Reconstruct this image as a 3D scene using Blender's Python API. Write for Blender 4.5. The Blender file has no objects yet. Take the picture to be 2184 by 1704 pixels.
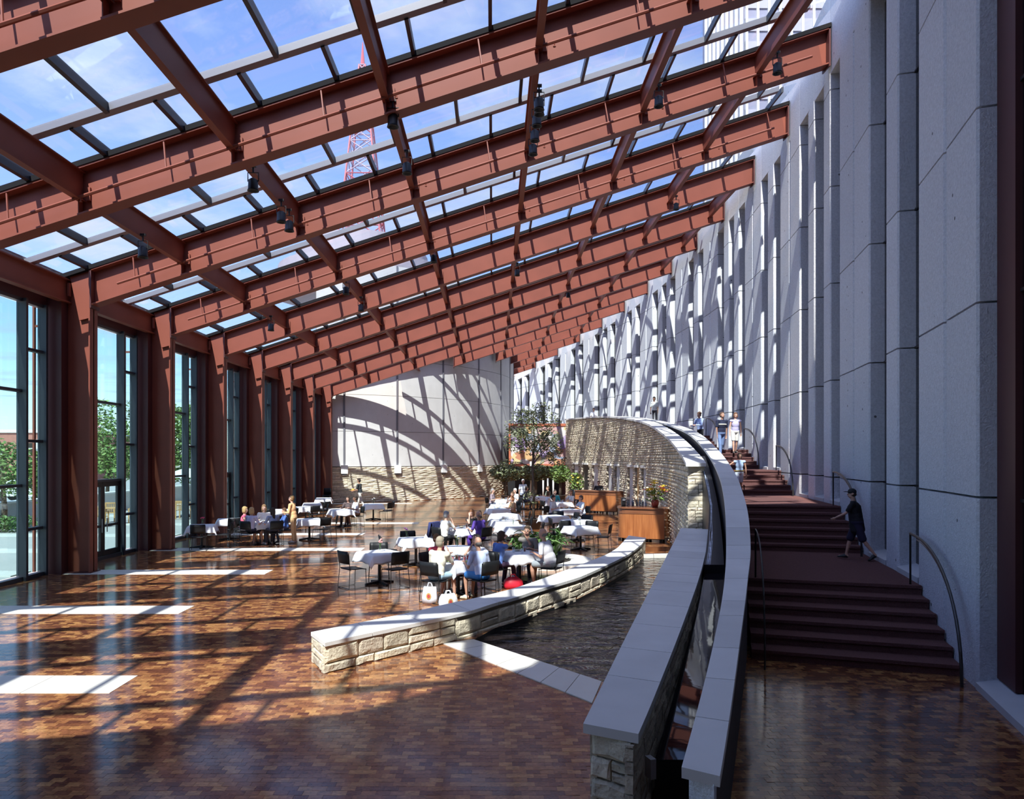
import bpy, math, random
import numpy as np
from mathutils import Vector, Matrix
from mathutils.geometry import tessellate_polygon

scene = bpy.context.scene
COL = scene.collection
random.seed(7)

# ------------------------------------------------------------------ camera, sky, sun, exposure
F_PX, EYE = 1513.0, 3.0
cd = bpy.data.cameras.new('camera'); cam = bpy.data.objects.new('camera', cd); COL.objects.link(cam)
cam.location = (0, 0, EYE); cam.rotation_euler = (math.pi / 2, 0, 0)
cd.sensor_width = 36; cd.lens = F_PX / 2184 * 36
cd.shift_x = (1092 - 1050) / 2184; cd.shift_y = (975 - 852) / 2184
cd.clip_start = 0.05; cd.clip_end = 2000
scene.camera = cam

SUN = Vector((-0.18, -0.77, 1.0)).normalized()
sd = bpy.data.lights.new('sun', 'SUN'); sd.energy = 10.5; sd.angle = 0.009; sd.color = (1.0, 0.95, 0.86)
so = bpy.data.objects.new('sun', sd); COL.objects.link(so); so.location = SUN * 80
so.rotation_euler = SUN.to_track_quat('Z', 'Y').to_euler()

def build_world():
    w = bpy.data.worlds.new('sky'); scene.world = w; w.use_nodes = True
    n, l = w.node_tree.nodes, w.node_tree.links; n.clear()
    out = n.new('ShaderNodeOutputWorld'); bg = n.new('ShaderNodeBackground')
    sky = n.new('ShaderNodeTexSky'); sky.sky_type = 'NISHITA'; sky.sun_disc = False
    sky.sun_elevation = math.asin(SUN.z); sky.sun_rotation = math.atan2(SUN.x, SUN.y)
    sky.altitude = 100; sky.air_density = 1.0; sky.dust_density = 0.6; sky.ozone_density = 3.0
    tc = n.new('ShaderNodeTexCoord')
    sep = n.new('ShaderNodeSeparateXYZ'); l.new(tc.outputs['Generated'], sep.inputs[0])
    # clouds: noise on the direction projected to a flat layer
    mz = n.new('ShaderNodeMath'); mz.operation = 'MAXIMUM'; mz.inputs[1].default_value = 0.06; l.new(sep.outputs[2], mz.inputs[0])
    dv = n.new('ShaderNodeVectorMath'); dv.operation = 'DIVIDE'; l.new(tc.outputs['Generated'], dv.inputs[0])
    cb = n.new('ShaderNodeCombineXYZ'); [l.new(mz.outputs[0], cb.inputs[i]) for i in range(3)]; l.new(cb.outputs[0], dv.inputs[1])
    mp = n.new('ShaderNodeMapping'); mp.inputs['Location'].default_value = (3.1, 0.35, 0); l.new(dv.outputs[0], mp.inputs[0])
    ns = n.new('ShaderNodeTexNoise'); ns.inputs['Scale'].default_value = 1.1; ns.inputs['Detail'].default_value = 9
    ns.inputs['Roughness'].default_value = 0.58; l.new(mp.outputs[0], ns.inputs['Vector'])
    rp = n.new('ShaderNodeValToRGB'); rp.color_ramp.elements[0].position = 0.50; rp.color_ramp.elements[1].position = 0.74
    l.new(ns.outputs['Fac'], rp.inputs[0])
    gain = n.new('ShaderNodeVectorMath'); gain.operation = 'MULTIPLY'; gain.inputs[1].default_value = SKY_GAIN
    l.new(sky.outputs[0], gain.inputs[0])
    mx = n.new('ShaderNodeMix'); mx.data_type = 'RGBA'; l.new(rp.outputs[0], mx.inputs[0]); l.new(gain.outputs[0], mx.inputs[6])
    mx.inputs[7].default_value = CLOUD
    l.new(mx.outputs[2], bg.inputs[0]); bg.inputs[1].default_value = 1.0; l.new(bg.outputs[0], out.inputs[0])
SKY_GAIN = (0.37, 0.335, 0.38)
CLOUD = (1.15, 1.20, 1.30, 1)
build_world()
vs = scene.view_settings
scene.display_settings.display_device = 'sRGB'
vs.view_transform = 'Standard'; vs.look = 'None'; vs.gamma = 1.0; vs.use_curve_mapping = False; vs.exposure = 0.0
cy = scene.cycles
cy.use_denoising = True; cy.transparent_max_bounces = 16; cy.max_bounces = 10; cy.diffuse_bounces = 4; cy.glossy_bounces = 4
cy.caustics_reflective = False; cy.caustics_refractive = False

# ------------------------------------------------------------------ geometry frame of the hall
RX, RY, RR = -75.17, 36.25, 85.82            # circle of the concrete wall (plan)
S = 4.57                                     # bay of the steel frames
def YK(k): return 18.51 + (k - 1) * S
def zt(x): return 7.85 + 0.327 * (x + 10.4)  # top of the roof beams
def arc(r, phi, z=0): return (RX + r * math.cos(phi), RY + r * math.sin(phi), z)
def phiY(y, r=RR): return math.asin((y - RY) / r)
def wallX(y): return RX + math.sqrt(RR * RR - (y - RY) ** 2)
TX, TY, TR = -14.85, 62.75, 16.7               # rotunda
def rot_hit(px):                             # angle on the rotunda met by a level sight line from the camera
    t = (px - 1050) / F_PX; a = t * t + 1; b = -2 * (t * TX + TY); c = TX * TX + TY * TY - TR * TR
    y = (-b - math.sqrt(max(b * b - 4 * a * c, 0))) / (2 * a)
    return math.atan2(t * y - TX, TY - y)
def lerp(tab, x):
    if x <= tab[0][0]: return tab[0][1]
    for (a, b), (c, d) in zip(tab, tab[1:]):
        if x <= c: return b + (d - b) * (x - a) / (c - a)
    return tab[-1][1]

def curve(tab):                              # smooth cubic through a table
    xs, ys = np.array([t[0] for t in tab], float), np.array([t[1] for t in tab], float)
    m = np.gradient(ys, xs)
    def f(x):
        if x <= xs[0]: return float(ys[0] + m[0] * (x - xs[0]))
        if x >= xs[-1]: return float(ys[-1] + m[-1] * (x - xs[-1]))
        i = int(np.searchsorted(xs, x) - 1); h = xs[i + 1] - xs[i]; t = (x - xs[i]) / h
        return float((2*t**3-3*t*t+1)*ys[i] + (t**3-2*t*t+t)*h*m[i] + (-2*t**3+3*t*t)*ys[i+1] + (t**3-t*t)*h*m[i+1])
    return f

# ------------------------------------------------------------------ materials
def nodes(m):
    m.use_nodes = True; nt = m.node_tree; return nt.nodes, nt.links, nt.nodes['Principled BSDF']
def mat(name, col, rough=0.6, metal=0.0, spec=0.5, var=0.0, vscale=3.0, bump=0.0, bscale=40.0, island=0.0, detail=4, coat=0.0, sheen=0.0, pits=0.0, stretch=None):
    m = bpy.data.materials.new(name); n, l, b = nodes(m)
    b.inputs['Base Color'].default_value = (*col, 1); b.inputs['Roughness'].default_value = rough
    b.inputs['Metallic'].default_value = metal; b.inputs['Specular IOR Level'].default_value = spec
    b.inputs['Coat Weight'].default_value = coat; b.inputs['Sheen Weight'].default_value = sheen
    tc = n.new('ShaderNodeTexCoord'); vec = tc.outputs['Object']
    if stretch:
        mp = n.new('ShaderNodeMapping'); mp.inputs['Scale'].default_value = stretch; l.new(vec, mp.inputs[0]); vec = mp.outputs[0]
    last = None
    if var or island:
        rgb = n.new('ShaderNodeHueSaturation'); rgb.inputs['Color'].default_value = (*col, 1); f = None
        if var:
            ns = n.new('ShaderNodeTexNoise'); ns.inputs['Scale'].default_value = vscale; ns.inputs['Detail'].default_value = detail
            l.new(vec, ns.inputs['Vector'])
            mr = n.new('ShaderNodeMapRange'); mr.inputs[1].default_value = 0.25; mr.inputs[2].default_value = 0.75
            mr.inputs[3].default_value = 1 - var; mr.inputs[4].default_value = 1 + var; l.new(ns.outputs['Fac'], mr.inputs[0]); f = mr.outputs[0]
        if island:
            oi = n.new('ShaderNodeObjectInfo'); ge = n.new('ShaderNodeNewGeometry')
            ad = n.new('ShaderNodeMath'); ad.operation = 'ADD'; l.new(oi.outputs['Random'], ad.inputs[0]); l.new(ge.outputs['Random Per Island'], ad.inputs[1])
            wn = n.new('ShaderNodeTexWhiteNoise'); wn.noise_dimensions = '1D'; l.new(ad.outputs[0], wn.inputs['W'])
            m2 = n.new('ShaderNodeMapRange'); m2.inputs[3].default_value = 1 - island; m2.inputs[4].default_value = 1 + island; l.new(wn.outputs['Value'], m2.inputs[0])
            m3 = n.new('ShaderNodeMapRange'); m3.inputs[3].default_value = 0.5 - island * 0.04; m3.inputs[4].default_value = 0.5 + island * 0.04
            wn2 = n.new('ShaderNodeTexWhiteNoise'); wn2.noise_dimensions = '1D'
            a2 = n.new('ShaderNodeMath'); a2.operation = 'ADD'; a2.inputs[1].default_value = 3.7; l.new(ad.outputs[0], a2.inputs[0]); l.new(a2.outputs[0], wn2.inputs['W'])
            l.new(wn2.outputs['Value'], m3.inputs[0]); l.new(m3.outputs[0], rgb.inputs['Hue'])
            if f:
                mu = n.new('ShaderNodeMath'); mu.operation = 'MULTIPLY'; l.new(f, mu.inputs[0]); l.new(m2.outputs[0], mu.inputs[1]); f = mu.outputs[0]
            else: f = m2.outputs[0]
        l.new(f, rgb.inputs['Value']); l.new(rgb.outputs[0], b.inputs['Base Color']); last = rgb.outputs[0]
    if bump or pits:
        ns = n.new('ShaderNodeTexNoise'); ns.inputs['Scale'].default_value = bscale; ns.inputs['Detail'].default_value = 5; l.new(vec, ns.inputs['Vector'])
        bp = n.new('ShaderNodeBump'); bp.inputs['Strength'].default_value = bump; bp.inputs['Distance'].default_value = 0.02
        l.new(ns.outputs['Fac'], bp.inputs['Height']); l.new(bp.outputs[0], b.inputs['Normal'])
        if pits:
            vo = n.new('ShaderNodeTexVoronoi'); vo.inputs['Scale'].default_value = 3.2; l.new(vec, vo.inputs['Vector'])
            lt = n.new('ShaderNodeMath'); lt.operation = 'LESS_THAN'; lt.inputs[1].default_value = 0.085; l.new(vo.outputs['Distance'], lt.inputs[0])
            wn = n.new('ShaderNodeMath'); wn.operation = 'GREATER_THAN'; wn.inputs[1].default_value = 0.72
            sx = n.new('ShaderNodeSeparateColor'); l.new(vo.outputs['Color'], sx.inputs[0]); l.new(sx.outputs[0], wn.inputs[0])
            mu = n.new('ShaderNodeMath'); mu.operation = 'MULTIPLY'; l.new(lt.outputs[0], mu.inputs[0]); l.new(wn.outputs[0], mu.inputs[1])
            mx = n.new('ShaderNodeMix'); mx.data_type = 'RGBA'; l.new(mu.outputs[0], mx.inputs[0])
            if last: l.new(last, mx.inputs[6])
            else: mx.inputs[6].default_value = (*col, 1)
            mx.inputs[7].default_value = (col[0] * pits, col[1] * pits, col[2] * pits, 1); l.new(mx.outputs[2], b.inputs['Base Color'])
    return m
def glass(name, tint, ior=1.5, gain=1.0):
    m = bpy.data.materials.new(name); m.use_nodes = True; n, l = m.node_tree.nodes, m.node_tree.links; n.clear()
    out = n.new('ShaderNodeOutputMaterial'); tr = n.new('ShaderNodeBsdfTransparent'); tr.inputs[0].default_value = (*tint, 1)
    gl = n.new('ShaderNodeBsdfGlossy'); gl.inputs['Roughness'].default_value = 0.0; gl.inputs[0].default_value = (gain, gain, gain, 1)
    ge = n.new('ShaderNodeNewGeometry'); dt = n.new('ShaderNodeVectorMath'); dt.operation = 'DOT_PRODUCT'; l.new(ge.outputs['Normal'], dt.inputs[0]); l.new(ge.outputs['Incoming'], dt.inputs[1])
    def mth(op, a, v=None, b=None):
        q = n.new('ShaderNodeMath'); q.operation = op
        if a is None: q.inputs[0].default_value = v; l.new(b, q.inputs[1])
        else:
            l.new(a, q.inputs[0])
            if v is not None: q.inputs[1].default_value = v
        return q.outputs[0]
    c5 = mth('POWER', mth('SUBTRACT', None, 1.0, mth('ABSOLUTE', dt.outputs['Value'])), 5.0)
    f0 = ((ior - 1) / (ior + 1)) ** 2
    fr = mth('ADD', mth('MULTIPLY', c5, 1 - f0), f0); mx = n.new('ShaderNodeMixShader')   # Schlick, the same from both sides of a pane
    l.new(fr, mx.inputs[0]); l.new(tr.outputs[0], mx.inputs[1]); l.new(gl.outputs[0], mx.inputs[2]); l.new(mx.outputs[0], out.inputs[0]); return m
def wood_blocks():
    m = bpy.data.materials.new('end_grain_blocks'); n, l, b = nodes(m)
    ge = n.new('ShaderNodeNewGeometry'); sp = n.new('ShaderNodeSeparateXYZ'); l.new(ge.outputs['Position'], sp.inputs[0])
    def mth(op, a, c=None, v=None):
        q = n.new('ShaderNodeMath'); q.operation = op; l.new(a, q.inputs[0])
        if c is not None: l.new(c, q.inputs[1])
        if v is not None: q.inputs[1].default_value = v
        return q.outputs[0]
    row = mth('FLOOR', mth('DIVIDE', sp.outputs[1], v=0.085))
    half = mth('MULTIPLY', mth('MODULO', mth('ADD', row, v=1000.0), v=2.0), v=0.5)
    colx = mth('FLOOR', mth('ADD', mth('DIVIDE', sp.outputs[0], v=0.13), half))
    cb = n.new('ShaderNodeCombineXYZ'); l.new(colx, cb.inputs[0]); l.new(row, cb.inputs[1])
    wn = n.new('ShaderNodeTexWhiteNoise'); wn.noise_dimensions = '2D'; l.new(cb.outputs[0], wn.inputs['Vector'])
    rp = n.new('ShaderNodeValToRGB'); e = rp.color_ramp.elements
    e[0].position = 0.0; e[0].color = (0.085, 0.030, 0.020, 1); e[1].position = 1.0; e[1].color = (0.40, 0.20, 0.075, 1)
    for p, c in ((0.25, (0.15, 0.055, 0.028, 1)), (0.5, (0.215, 0.085, 0.036, 1)), (0.78, (0.285, 0.125, 0.05, 1))):
        q = e.new(p); q.color = c
    l.new(wn.outputs['Value'], rp.inputs[0])
    # figure inside every block
    ad = n.new('ShaderNodeVectorMath'); ad.operation = 'MULTIPLY_ADD'; l.new(wn.outputs['Color'], ad.inputs[0]); ad.inputs[1].default_value = (9, 9, 9); l.new(ge.outputs['Position'], ad.inputs[2])
    mp = n.new('ShaderNodeMapping'); mp.inputs['Scale'].default_value = (9, 22, 1); l.new(ad.outputs[0], mp.inputs[0])
    ns = n.new('ShaderNodeTexNoise'); ns.inputs['Scale'].default_value = 1.6; ns.inputs['Detail'].default_value = 5; ns.inputs['Distortion'].default_value = 1.2; l.new(mp.outputs[0], ns.inputs['Vector'])
    mr = n.new('ShaderNodeMapRange'); mr.inputs[1].default_value = 0.3; mr.inputs[2].default_value = 0.75; mr.inputs[3].default_value = 0.6; mr.inputs[4].default_value = 1.65; l.new(ns.outputs['Fac'], mr.inputs[0])
    hs = n.new('ShaderNodeHueSaturation'); l.new(rp.outputs[0], hs.inputs['Color']); l.new(mr.outputs[0], hs.inputs['Value']); l.new(hs.outputs[0], b.inputs['Base Color'])
    big = n.new('ShaderNodeTexNoise'); big.inputs['Scale'].default_value = 1.3; big.inputs['Detail'].default_value = 3; l.new(ge.outputs['Position'], big.inputs['Vector'])
    rr = n.new('ShaderNodeMapRange'); rr.inputs[3].default_value = 0.07; rr.inputs[4].default_value = 0.19; l.new(big.outputs['Fac'], rr.inputs[0]); l.new(rr.outputs[0], b.inputs['Roughness'])
    bp = n.new('ShaderNodeBump'); bp.inputs['Strength'].default_value = 0.10; bp.inputs['Distance'].default_value = 0.01; l.new(wn.outputs['Value'], bp.inputs['Height'])
    b.inputs['Specular IOR Level'].default_value = 0.75
    return m
def water_mat(name, base, sx, sy, strength):
    m = bpy.data.materials.new(name); n, l, b = nodes(m)
    b.inputs['Base Color'].default_value = (*base, 1); b.inputs['Roughness'].default_value = 0.03; b.inputs['IOR'].default_value = 1.33; b.inputs['Specular IOR Level'].default_value = 0.9
    tc = n.new('ShaderNodeTexCoord'); mp = n.new('ShaderNodeMapping'); mp.inputs['Scale'].default_value = (sx, sy, 1); mp.inputs['Rotation'].default_value = (0, 0, 0.35); l.new(tc.outputs['Object'], mp.inputs[0])
    ns = n.new('ShaderNodeTexNoise'); ns.inputs['Scale'].default_value = 1.0; ns.inputs['Detail'].default_value = 4; ns.inputs['Distortion'].default_value = 0.8; l.new(mp.outputs[0], ns.inputs['Vector'])
    bp = n.new('ShaderNodeBump'); bp.inputs['Strength'].default_value = strength; bp.inputs['Distance'].default_value = 0.12; l.new(ns.outputs['Fac'], bp.inputs['Height']); l.new(bp.outputs[0], b.inputs['Normal'])
    return m
def wood_panel(name, c1, c2, sc):
    m = bpy.data.materials.new(name); n, l, b = nodes(m)
    tc = n.new('ShaderNodeTexCoord'); mp = n.new('ShaderNodeMapping'); mp.inputs['Scale'].default_value = sc; l.new(tc.outputs['Object'], mp.inputs[0])
    ns = n.new('ShaderNodeTexNoise'); ns.inputs['Scale'].default_value = 1; ns.inputs['Detail'].default_value = 6; l.new(mp.outputs[0], ns.inputs['Vector'])
    rp = n.new('ShaderNodeValToRGB'); rp.color_ramp.elements[0].position = .3; rp.color_ramp.elements[1].position = .7
    rp.color_ramp.elements[0].color = (*c1, 1); rp.color_ramp.elements[1].color = (*c2, 1); l.new(ns.outputs['Fac'], rp.inputs[0]); l.new(rp.outputs[0], b.inputs['Base Color'])
    b.inputs['Roughness'].default_value = .25; return m
def mural_mat():
    m = bpy.data.materials.new('mural_paint'); n, l, b = nodes(m)
    tc = n.new('ShaderNodeTexCoord'); ns = n.new('ShaderNodeTexNoise'); ns.inputs['Scale'].default_value = 2.2; ns.inputs['Detail'].default_value = 2; l.new(tc.outputs['Object'], ns.inputs['Vector'])
    vo = n.new('ShaderNodeTexVoronoi'); vo.inputs['Scale'].default_value = 1.9
    ad = n.new('ShaderNodeVectorMath'); ad.operation = 'MULTIPLY_ADD'; ad.inputs[1].default_value = (.7, .7, .7); l.new(ns.outputs['Color'], ad.inputs[0]); l.new(tc.outputs['Object'], ad.inputs[2]); l.new(ad.outputs[0], vo.inputs['Vector'])
    sc = n.new('ShaderNodeSeparateColor'); l.new(vo.outputs['Color'], sc.inputs[0])
    rp = n.new('ShaderNodeValToRGB'); rp.color_ramp.interpolation = 'CONSTANT'; e = rp.color_ramp.elements
    cols = [(.42, .18, .10), (.50, .30, .28), (.58, .54, .52), (.30, .20, .38), (.54, .34, .16), (.22, .23, .18), (.56, .46, .24), (.40, .30, .46), (.52, .34, .33), (.30, .34, .44)]
    e[0].color = (*cols[0], 1); e[1].position = .1; e[1].color = (*cols[1], 1)
    for i in range(2, 10): q = e.new(i / 10); q.color = (*cols[i], 1)
    l.new(sc.outputs[0], rp.inputs[0]); l.new(rp.outputs[0], b.inputs['Base Color']); b.inputs['Roughness'].default_value = .6; return m

M = {}
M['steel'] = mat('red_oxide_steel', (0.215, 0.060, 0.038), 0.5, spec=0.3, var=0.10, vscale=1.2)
M['steel_dark'] = mat('deep_red_and_shade_steel', (0.075, 0.020, 0.020), 0.5, var=0.1, vscale=1.2)  # darker red; on the closure boxes it is painted deep shade
M['mullion'] = mat('slate_mullion', (0.030, 0.036, 0.048), 0.45, spec=0.5)
M['black'] = mat('black_metal', (0.012, 0.012, 0.014), 0.45)
M['curb'] = mat('matt_black_curb', (0.010, 0.009, 0.010), 0.8, spec=0.15)
M['alum'] = mat('grey_glazing_bar', (0.17, 0.17, 0.195), 0.4, metal=0.1)
M['concrete'] = mat('bush_hammered_concrete', (0.64, 0.66, 0.70), 0.9, spec=0.2, var=0.15, vscale=24, bump=0.7, bscale=45, island=0.05, detail=9, pits=0.2)
M['concrete_smooth'] = mat('smooth_concrete', (0.60, 0.59, 0.58), 0.85, spec=0.2, var=0.05, vscale=1.5, island=0.03, pits=0.6)
M['sill'] = mat('pale_sill_stone', (0.52, 0.53, 0.55), 0.7, var=0.05)
M['cap'] = mat('sandstone_cap', (0.71, 0.69, 0.66), 0.6, var=0.07, vscale=2.0, island=0.09)
M['strip'] = mat('limestone_floor_strip', (0.66, 0.63, 0.57), 0.4, var=0.04, island=0.05)
M['stone'] = mat('rough_limestone', (0.64, 0.56, 0.43), 0.9, spec=0.2, var=0.22, vscale=9, bump=0.9, bscale=26, island=0.28, detail=8)
M['parapet_shade'] = mat('painted_shade_parapet', (0.045, 0.04, 0.042), 0.7, var=0.1)  # deep shade of the stair side painted into the concrete colour
M['mortar'] = mat('brown_mortar', (0.20, 0.165, 0.12), 0.95)  # even dark brown for joints, cores and the drum
M['wood'] = wood_blocks()
M['carpet'] = mat('maroon_carpet', (0.145, 0.070, 0.066), 0.97, spec=0.1, var=0.25, vscale=55, bump=0.6, bscale=120, detail=8)
M['roof_glass'] = glass('roof_glass', (0.90, 0.94, 0.97), 1.5)
M['window_glass'] = glass('window_glass', (0.66, 0.80, 0.80), 1.5)
M['clear'] = glass('drinking_glass', (0.93, 0.95, 0.97), 1.45)
M['bottle_glass'] = glass('bottle_glass', (0.52, 0.58, 0.68), 1.6)
M['dark_glass'] = mat('dark_window_glass', (0.006, 0.007, 0.009), 0.06, spec=0.6)
M['water'] = water_mat('pool_water', (0.014, 0.010, 0.010), 2.2, 3.4, 0.8)
M['rill'] = water_mat('rill_water', (0.012, 0.011, 0.014), 1.5, 1.0, 0.012)
M['white_water'] = mat('falling_water', (0.55, 0.62, 0.75), 0.2, var=0.4, vscale=8)
M['cloth'] = mat('white_linen', (0.76, 0.77, 0.80), 0.9, spec=0.1, sheen=0.2)
M['chair'] = mat('black_chair_shell', (0.010, 0.011, 0.013), 0.5, spec=0.3)
M['wire'] = mat('black_wire', (0.02, 0.02, 0.022), 0.3, metal=0.5)
M['leaf'] = mat('leaf_green', (0.085, 0.16, 0.045), 0.45, island=0.45)
M['leaf_dark'] = mat('leaf_dark', (0.15, 0.17, 0.08), 0.5, island=0.5)
M['leaf_out'] = mat('leaf_sunny', (0.17, 0.26, 0.07), 0.5, island=0.4)
M['bark'] = mat('bark', (0.10, 0.075, 0.055), 0.9, var=0.3, vscale=12)
M['soil'] = mat('soil', (0.03, 0.022, 0.016), 1.0, var=0.3, vscale=20)
M['bar_wood'] = wood_panel('bar_front_wood', (0.26, 0.085, 0.03), (0.42, 0.16, 0.055), (14, 14, 1.2))
M['bar_top'] = wood_panel('bar_top_wood', (0.16, 0.06, 0.03), (0.24, 0.095, 0.045), (2, 14, 14))
M['white'] = mat('white_paint', (0.75, 0.75, 0.74), 0.5)
M['paving'] = mat('plaza_paving', (0.40, 0.39, 0.385), 0.8, var=0.05, vscale=0.6)
M['paving_band'] = mat('plaza_band', (0.55, 0.54, 0.52), 0.8)
M['brick'] = mat('distant_brick', (0.42, 0.17, 0.13), 0.9, var=0.1, vscale=2)
M['teak'] = mat('teak', (0.50, 0.30, 0.13), 0.6, var=0.15, vscale=6)
M['mural'] = mural_mat()
M['orange'] = mat('orange_frame', (0.42, 0.12, 0.06), 0.6)
M['tower'] = mat('tower_red', (0.45, 0.12, 0.14), 0.6)
M['tower_white'] = mat('tower_white', (0.45, 0.38, 0.48), 0.6)
M['highrise'] = mat('highrise_concrete', (0.42, 0.41, 0.47), 0.8)
M['highrise_glass'] = mat('highrise_glass', (0.30, 0.30, 0.38), 0.3)
_cm = {}
def cm(c, r=0.75, **k):
    key = (tuple(c), r)
    if key not in _cm: _cm[key] = mat('plain_%d' % len(_cm), c, r, **k)
    return _cm[key]

# ------------------------------------------------------------------ mesh builder
class MB:
    def __init__(s): s.v = []; s.f = []; s.m = []
    def add(s, vs, fs, mi=0):
        o = len(s.v); s.v += [tuple(v) for v in vs]; s.f += [tuple(i + o for i in f) for f in fs]; s.m += [mi] * len(fs); return s
    HEX = [(0, 3, 2, 1), (4, 5, 6, 7), (0, 1, 5, 4), (1, 2, 6, 5), (2, 3, 7, 6), (3, 0, 4, 7)]
    def hexa(s, p, mi=0): return s.add(p, MB.HEX, mi)
    def box(s, c, d, rz=0.0, mi=0):
        hx, hy, hz = d[0] / 2, d[1] / 2, d[2] / 2; ca, sa = math.cos(rz), math.sin(rz); p = []
        for z in (-hz, hz):
            for x, y in ((-hx, -hy), (hx, -hy), (hx, hy), (-hx, hy)): p.append((c[0] + x * ca - y * sa, c[1] + x * sa + y * ca, c[2] + z))
        return s.hexa(p, mi)
    def bb(s, x0, x1, y0, y1, z0, z1, mi=0): return s.box(((x0 + x1) / 2, (y0 + y1) / 2, (z0 + z1) / 2), (x1 - x0, y1 - y0, z1 - z0), 0, mi)
    def prism(s, poly, z0, z1, mi=0):            # plan polygon (ccw), z may be numbers or per-vertex lists
        n = len(poly); a = z0 if isinstance(z0, (list, tuple)) else [z0] * n; b = z1 if isinstance(z1, (list, tuple)) else [z1] * n
        vs = [(p[0], p[1], a[i]) for i, p in enumerate(poly)] + [(p[0], p[1], b[i]) for i, p in enumerate(poly)]
        fs = [tuple(range(n))[::-1], tuple(range(n, 2 * n))] + [(i, (i + 1) % n, n + (i + 1) % n, n + i) for i in range(n)]
        return s.add(vs, fs, mi)
    def strip(s, A, B, z0, z1, mi=0):            # wall between plan polylines A (left) and B (right); z callables(i) or numbers
        n = len(A); g = lambda z, i: z(i) if callable(z) else z
        vs = []
        for i in range(n): vs += [(*A[i], g(z0, i)), (*B[i], g(z0, i)), (*B[i], g(z1, i)), (*A[i], g(z1, i))]
        fs = [(0, 1, 2, 3), tuple(4 * (n - 1) + k for k in (3, 2, 1, 0))]
        for i in range(n - 1):
            a, b = 4 * i, 4 * i + 4
            for k in range(4): fs.append((a + k, b + k, b + (k + 1) % 4, a + (k + 1) % 4))
        return s.add(vs, fs, mi)
    def tube(s, pts, r, seg=6, mi=0, caps=True):
        pts = [Vector(p) for p in pts]; n = len(pts); rr = r if isinstance(r, (list, tuple)) else [r] * n; vs = []; up = Vector((0, 0, 1)); prev = None
        for i, p in enumerate(pts):
            t = ((pts[min(i + 1, n - 1)] - p).normalized() + (p - pts[max(i - 1, 0)]).normalized()).normalized()
            if prev is None: u = t.cross(up if abs(t.z) < .95 else Vector((1, 0, 0))).normalized()
            else: u = (prev - t * prev.dot(t)).normalized()
            prev = u; w = t.cross(u)
            for k in range(seg):
                a = 2 * math.pi * k / seg; vs.append(p + (u * math.cos(a) + w * math.sin(a)) * rr[i])
        fs = [(i * seg + k, i * seg + (k + 1) % seg, (i + 1) * seg + (k + 1) % seg, (i + 1) * seg + k) for i in range(n - 1) for k in range(seg)]
        if caps: fs += [tuple(range(seg))[::-1], tuple((n - 1) * seg + k for k in range(seg))]
        return s.add(vs, fs, mi)
    def lathe(s, prof, c=(0, 0, 0), seg=12, mi=0):
        vs = [(c[0] + r * math.cos(2 * math.pi * k / seg), c[1] + r * math.sin(2 * math.pi * k / seg), c[2] + z) for r, z in prof for k in range(seg)]
        n = len(prof); fs = [(i * seg + k, i * seg + (k + 1) % seg, (i + 1) * seg + (k + 1) % seg, (i + 1) * seg + k) for i in range(n - 1) for k in range(seg)]
        fs += [tuple(range(seg))[::-1], tuple((n - 1) * seg + k for k in range(seg))]
        return s.add(vs, fs, mi)
    def ell(s, c, r, seg=12, rings=8, rot=None, mi=0):
        c = Vector(c); vs = []
        for i in range(1, rings):
            a = math.pi * i / rings
            for k in range(seg):
                b = 2 * math.pi * k / seg; v = Vector((r[0] * math.sin(a) * math.cos(b), r[1] * math.sin(a) * math.sin(b), r[2] * math.cos(a)))
                if rot: v = rot @ v
                vs.append(c + v)
        t = Vector((0, 0, r[2])); t = rot @ t if rot else t; vs += [c + t, c - t]; T = len(vs) - 2
        fs = [(i * seg + k, (i + 1) * seg + k, (i + 1) * seg + (k + 1) % seg, i * seg + (k + 1) % seg) for i in range(rings - 2) for k in range(seg)]
        fs += [(T, k, (k + 1) % seg) for k in range(seg)] + [(T + 1, (rings - 2) * seg + (k + 1) % seg, (rings - 2) * seg + k) for k in range(seg)]
        return s.add(vs, fs, mi)
    def cap(s, p0, p1, r0, r1, seg=10, mi=0):    # tapered capsule
        p0, p1 = Vector(p0), Vector(p1); d = (p1 - p0); L = d.length or 1e-6; t = d / L; pts = []; rs = []
        for a in (-85, -55, -25): pts.append(p0 + t * r0 * math.sin(math.radians(a))); rs.append(r0 * math.cos(math.radians(a)))
        for a in (25, 55, 85): pts.append(p1 + t * r1 * math.sin(math.radians(a))); rs.append(r1 * math.cos(math.radians(a)))
        return s.tube(pts, rs, seg, mi)
    def mesh(s, name, mats, smooth=False):
        me = bpy.data.meshes.new(name); me.from_pydata(s.v, [], s.f)
        for m in (mats if isinstance(mats, (list, tuple)) else [mats]): me.materials.append(m)
        if any(s.m): me.polygons.foreach_set('material_index', s.m)
        if smooth: me.polygons.foreach_set('use_smooth', [True] * len(s.f))
        me.update(); return me
    def build(s, name, mats, parent=None, smooth=False, **props):
        if parent is not None and parent.type == 'EMPTY' and props.pop('world', False):
            L = parent.location; s.v = [(x - L.x, y - L.y, z - L.z) for x, y, z in s.v]
        props.pop('world', None)
        o = bpy.data.objects.new(name, s.mesh(name, mats, smooth)); COL.objects.link(o)
        if parent is not None: o.parent = parent
        for k, v in props.items(): o[k] = v
        return o
def empty(name, loc=(0, 0, 0), rz=0.0, label=None, category=None, group=None, kind=None):
    o = bpy.data.objects.new(name, None); COL.objects.link(o); o.location = loc; o.rotation_euler = (0, 0, rz); o.empty_display_size = .2
    return tag(o, label, category, group, kind)
def tag(o, label=None, category=None, group=None, kind=None):
    for k, v in (('label', label), ('category', category), ('group', group), ('kind', kind)):
        if v: o[k] = v
    return o
KIDS = {}
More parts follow.
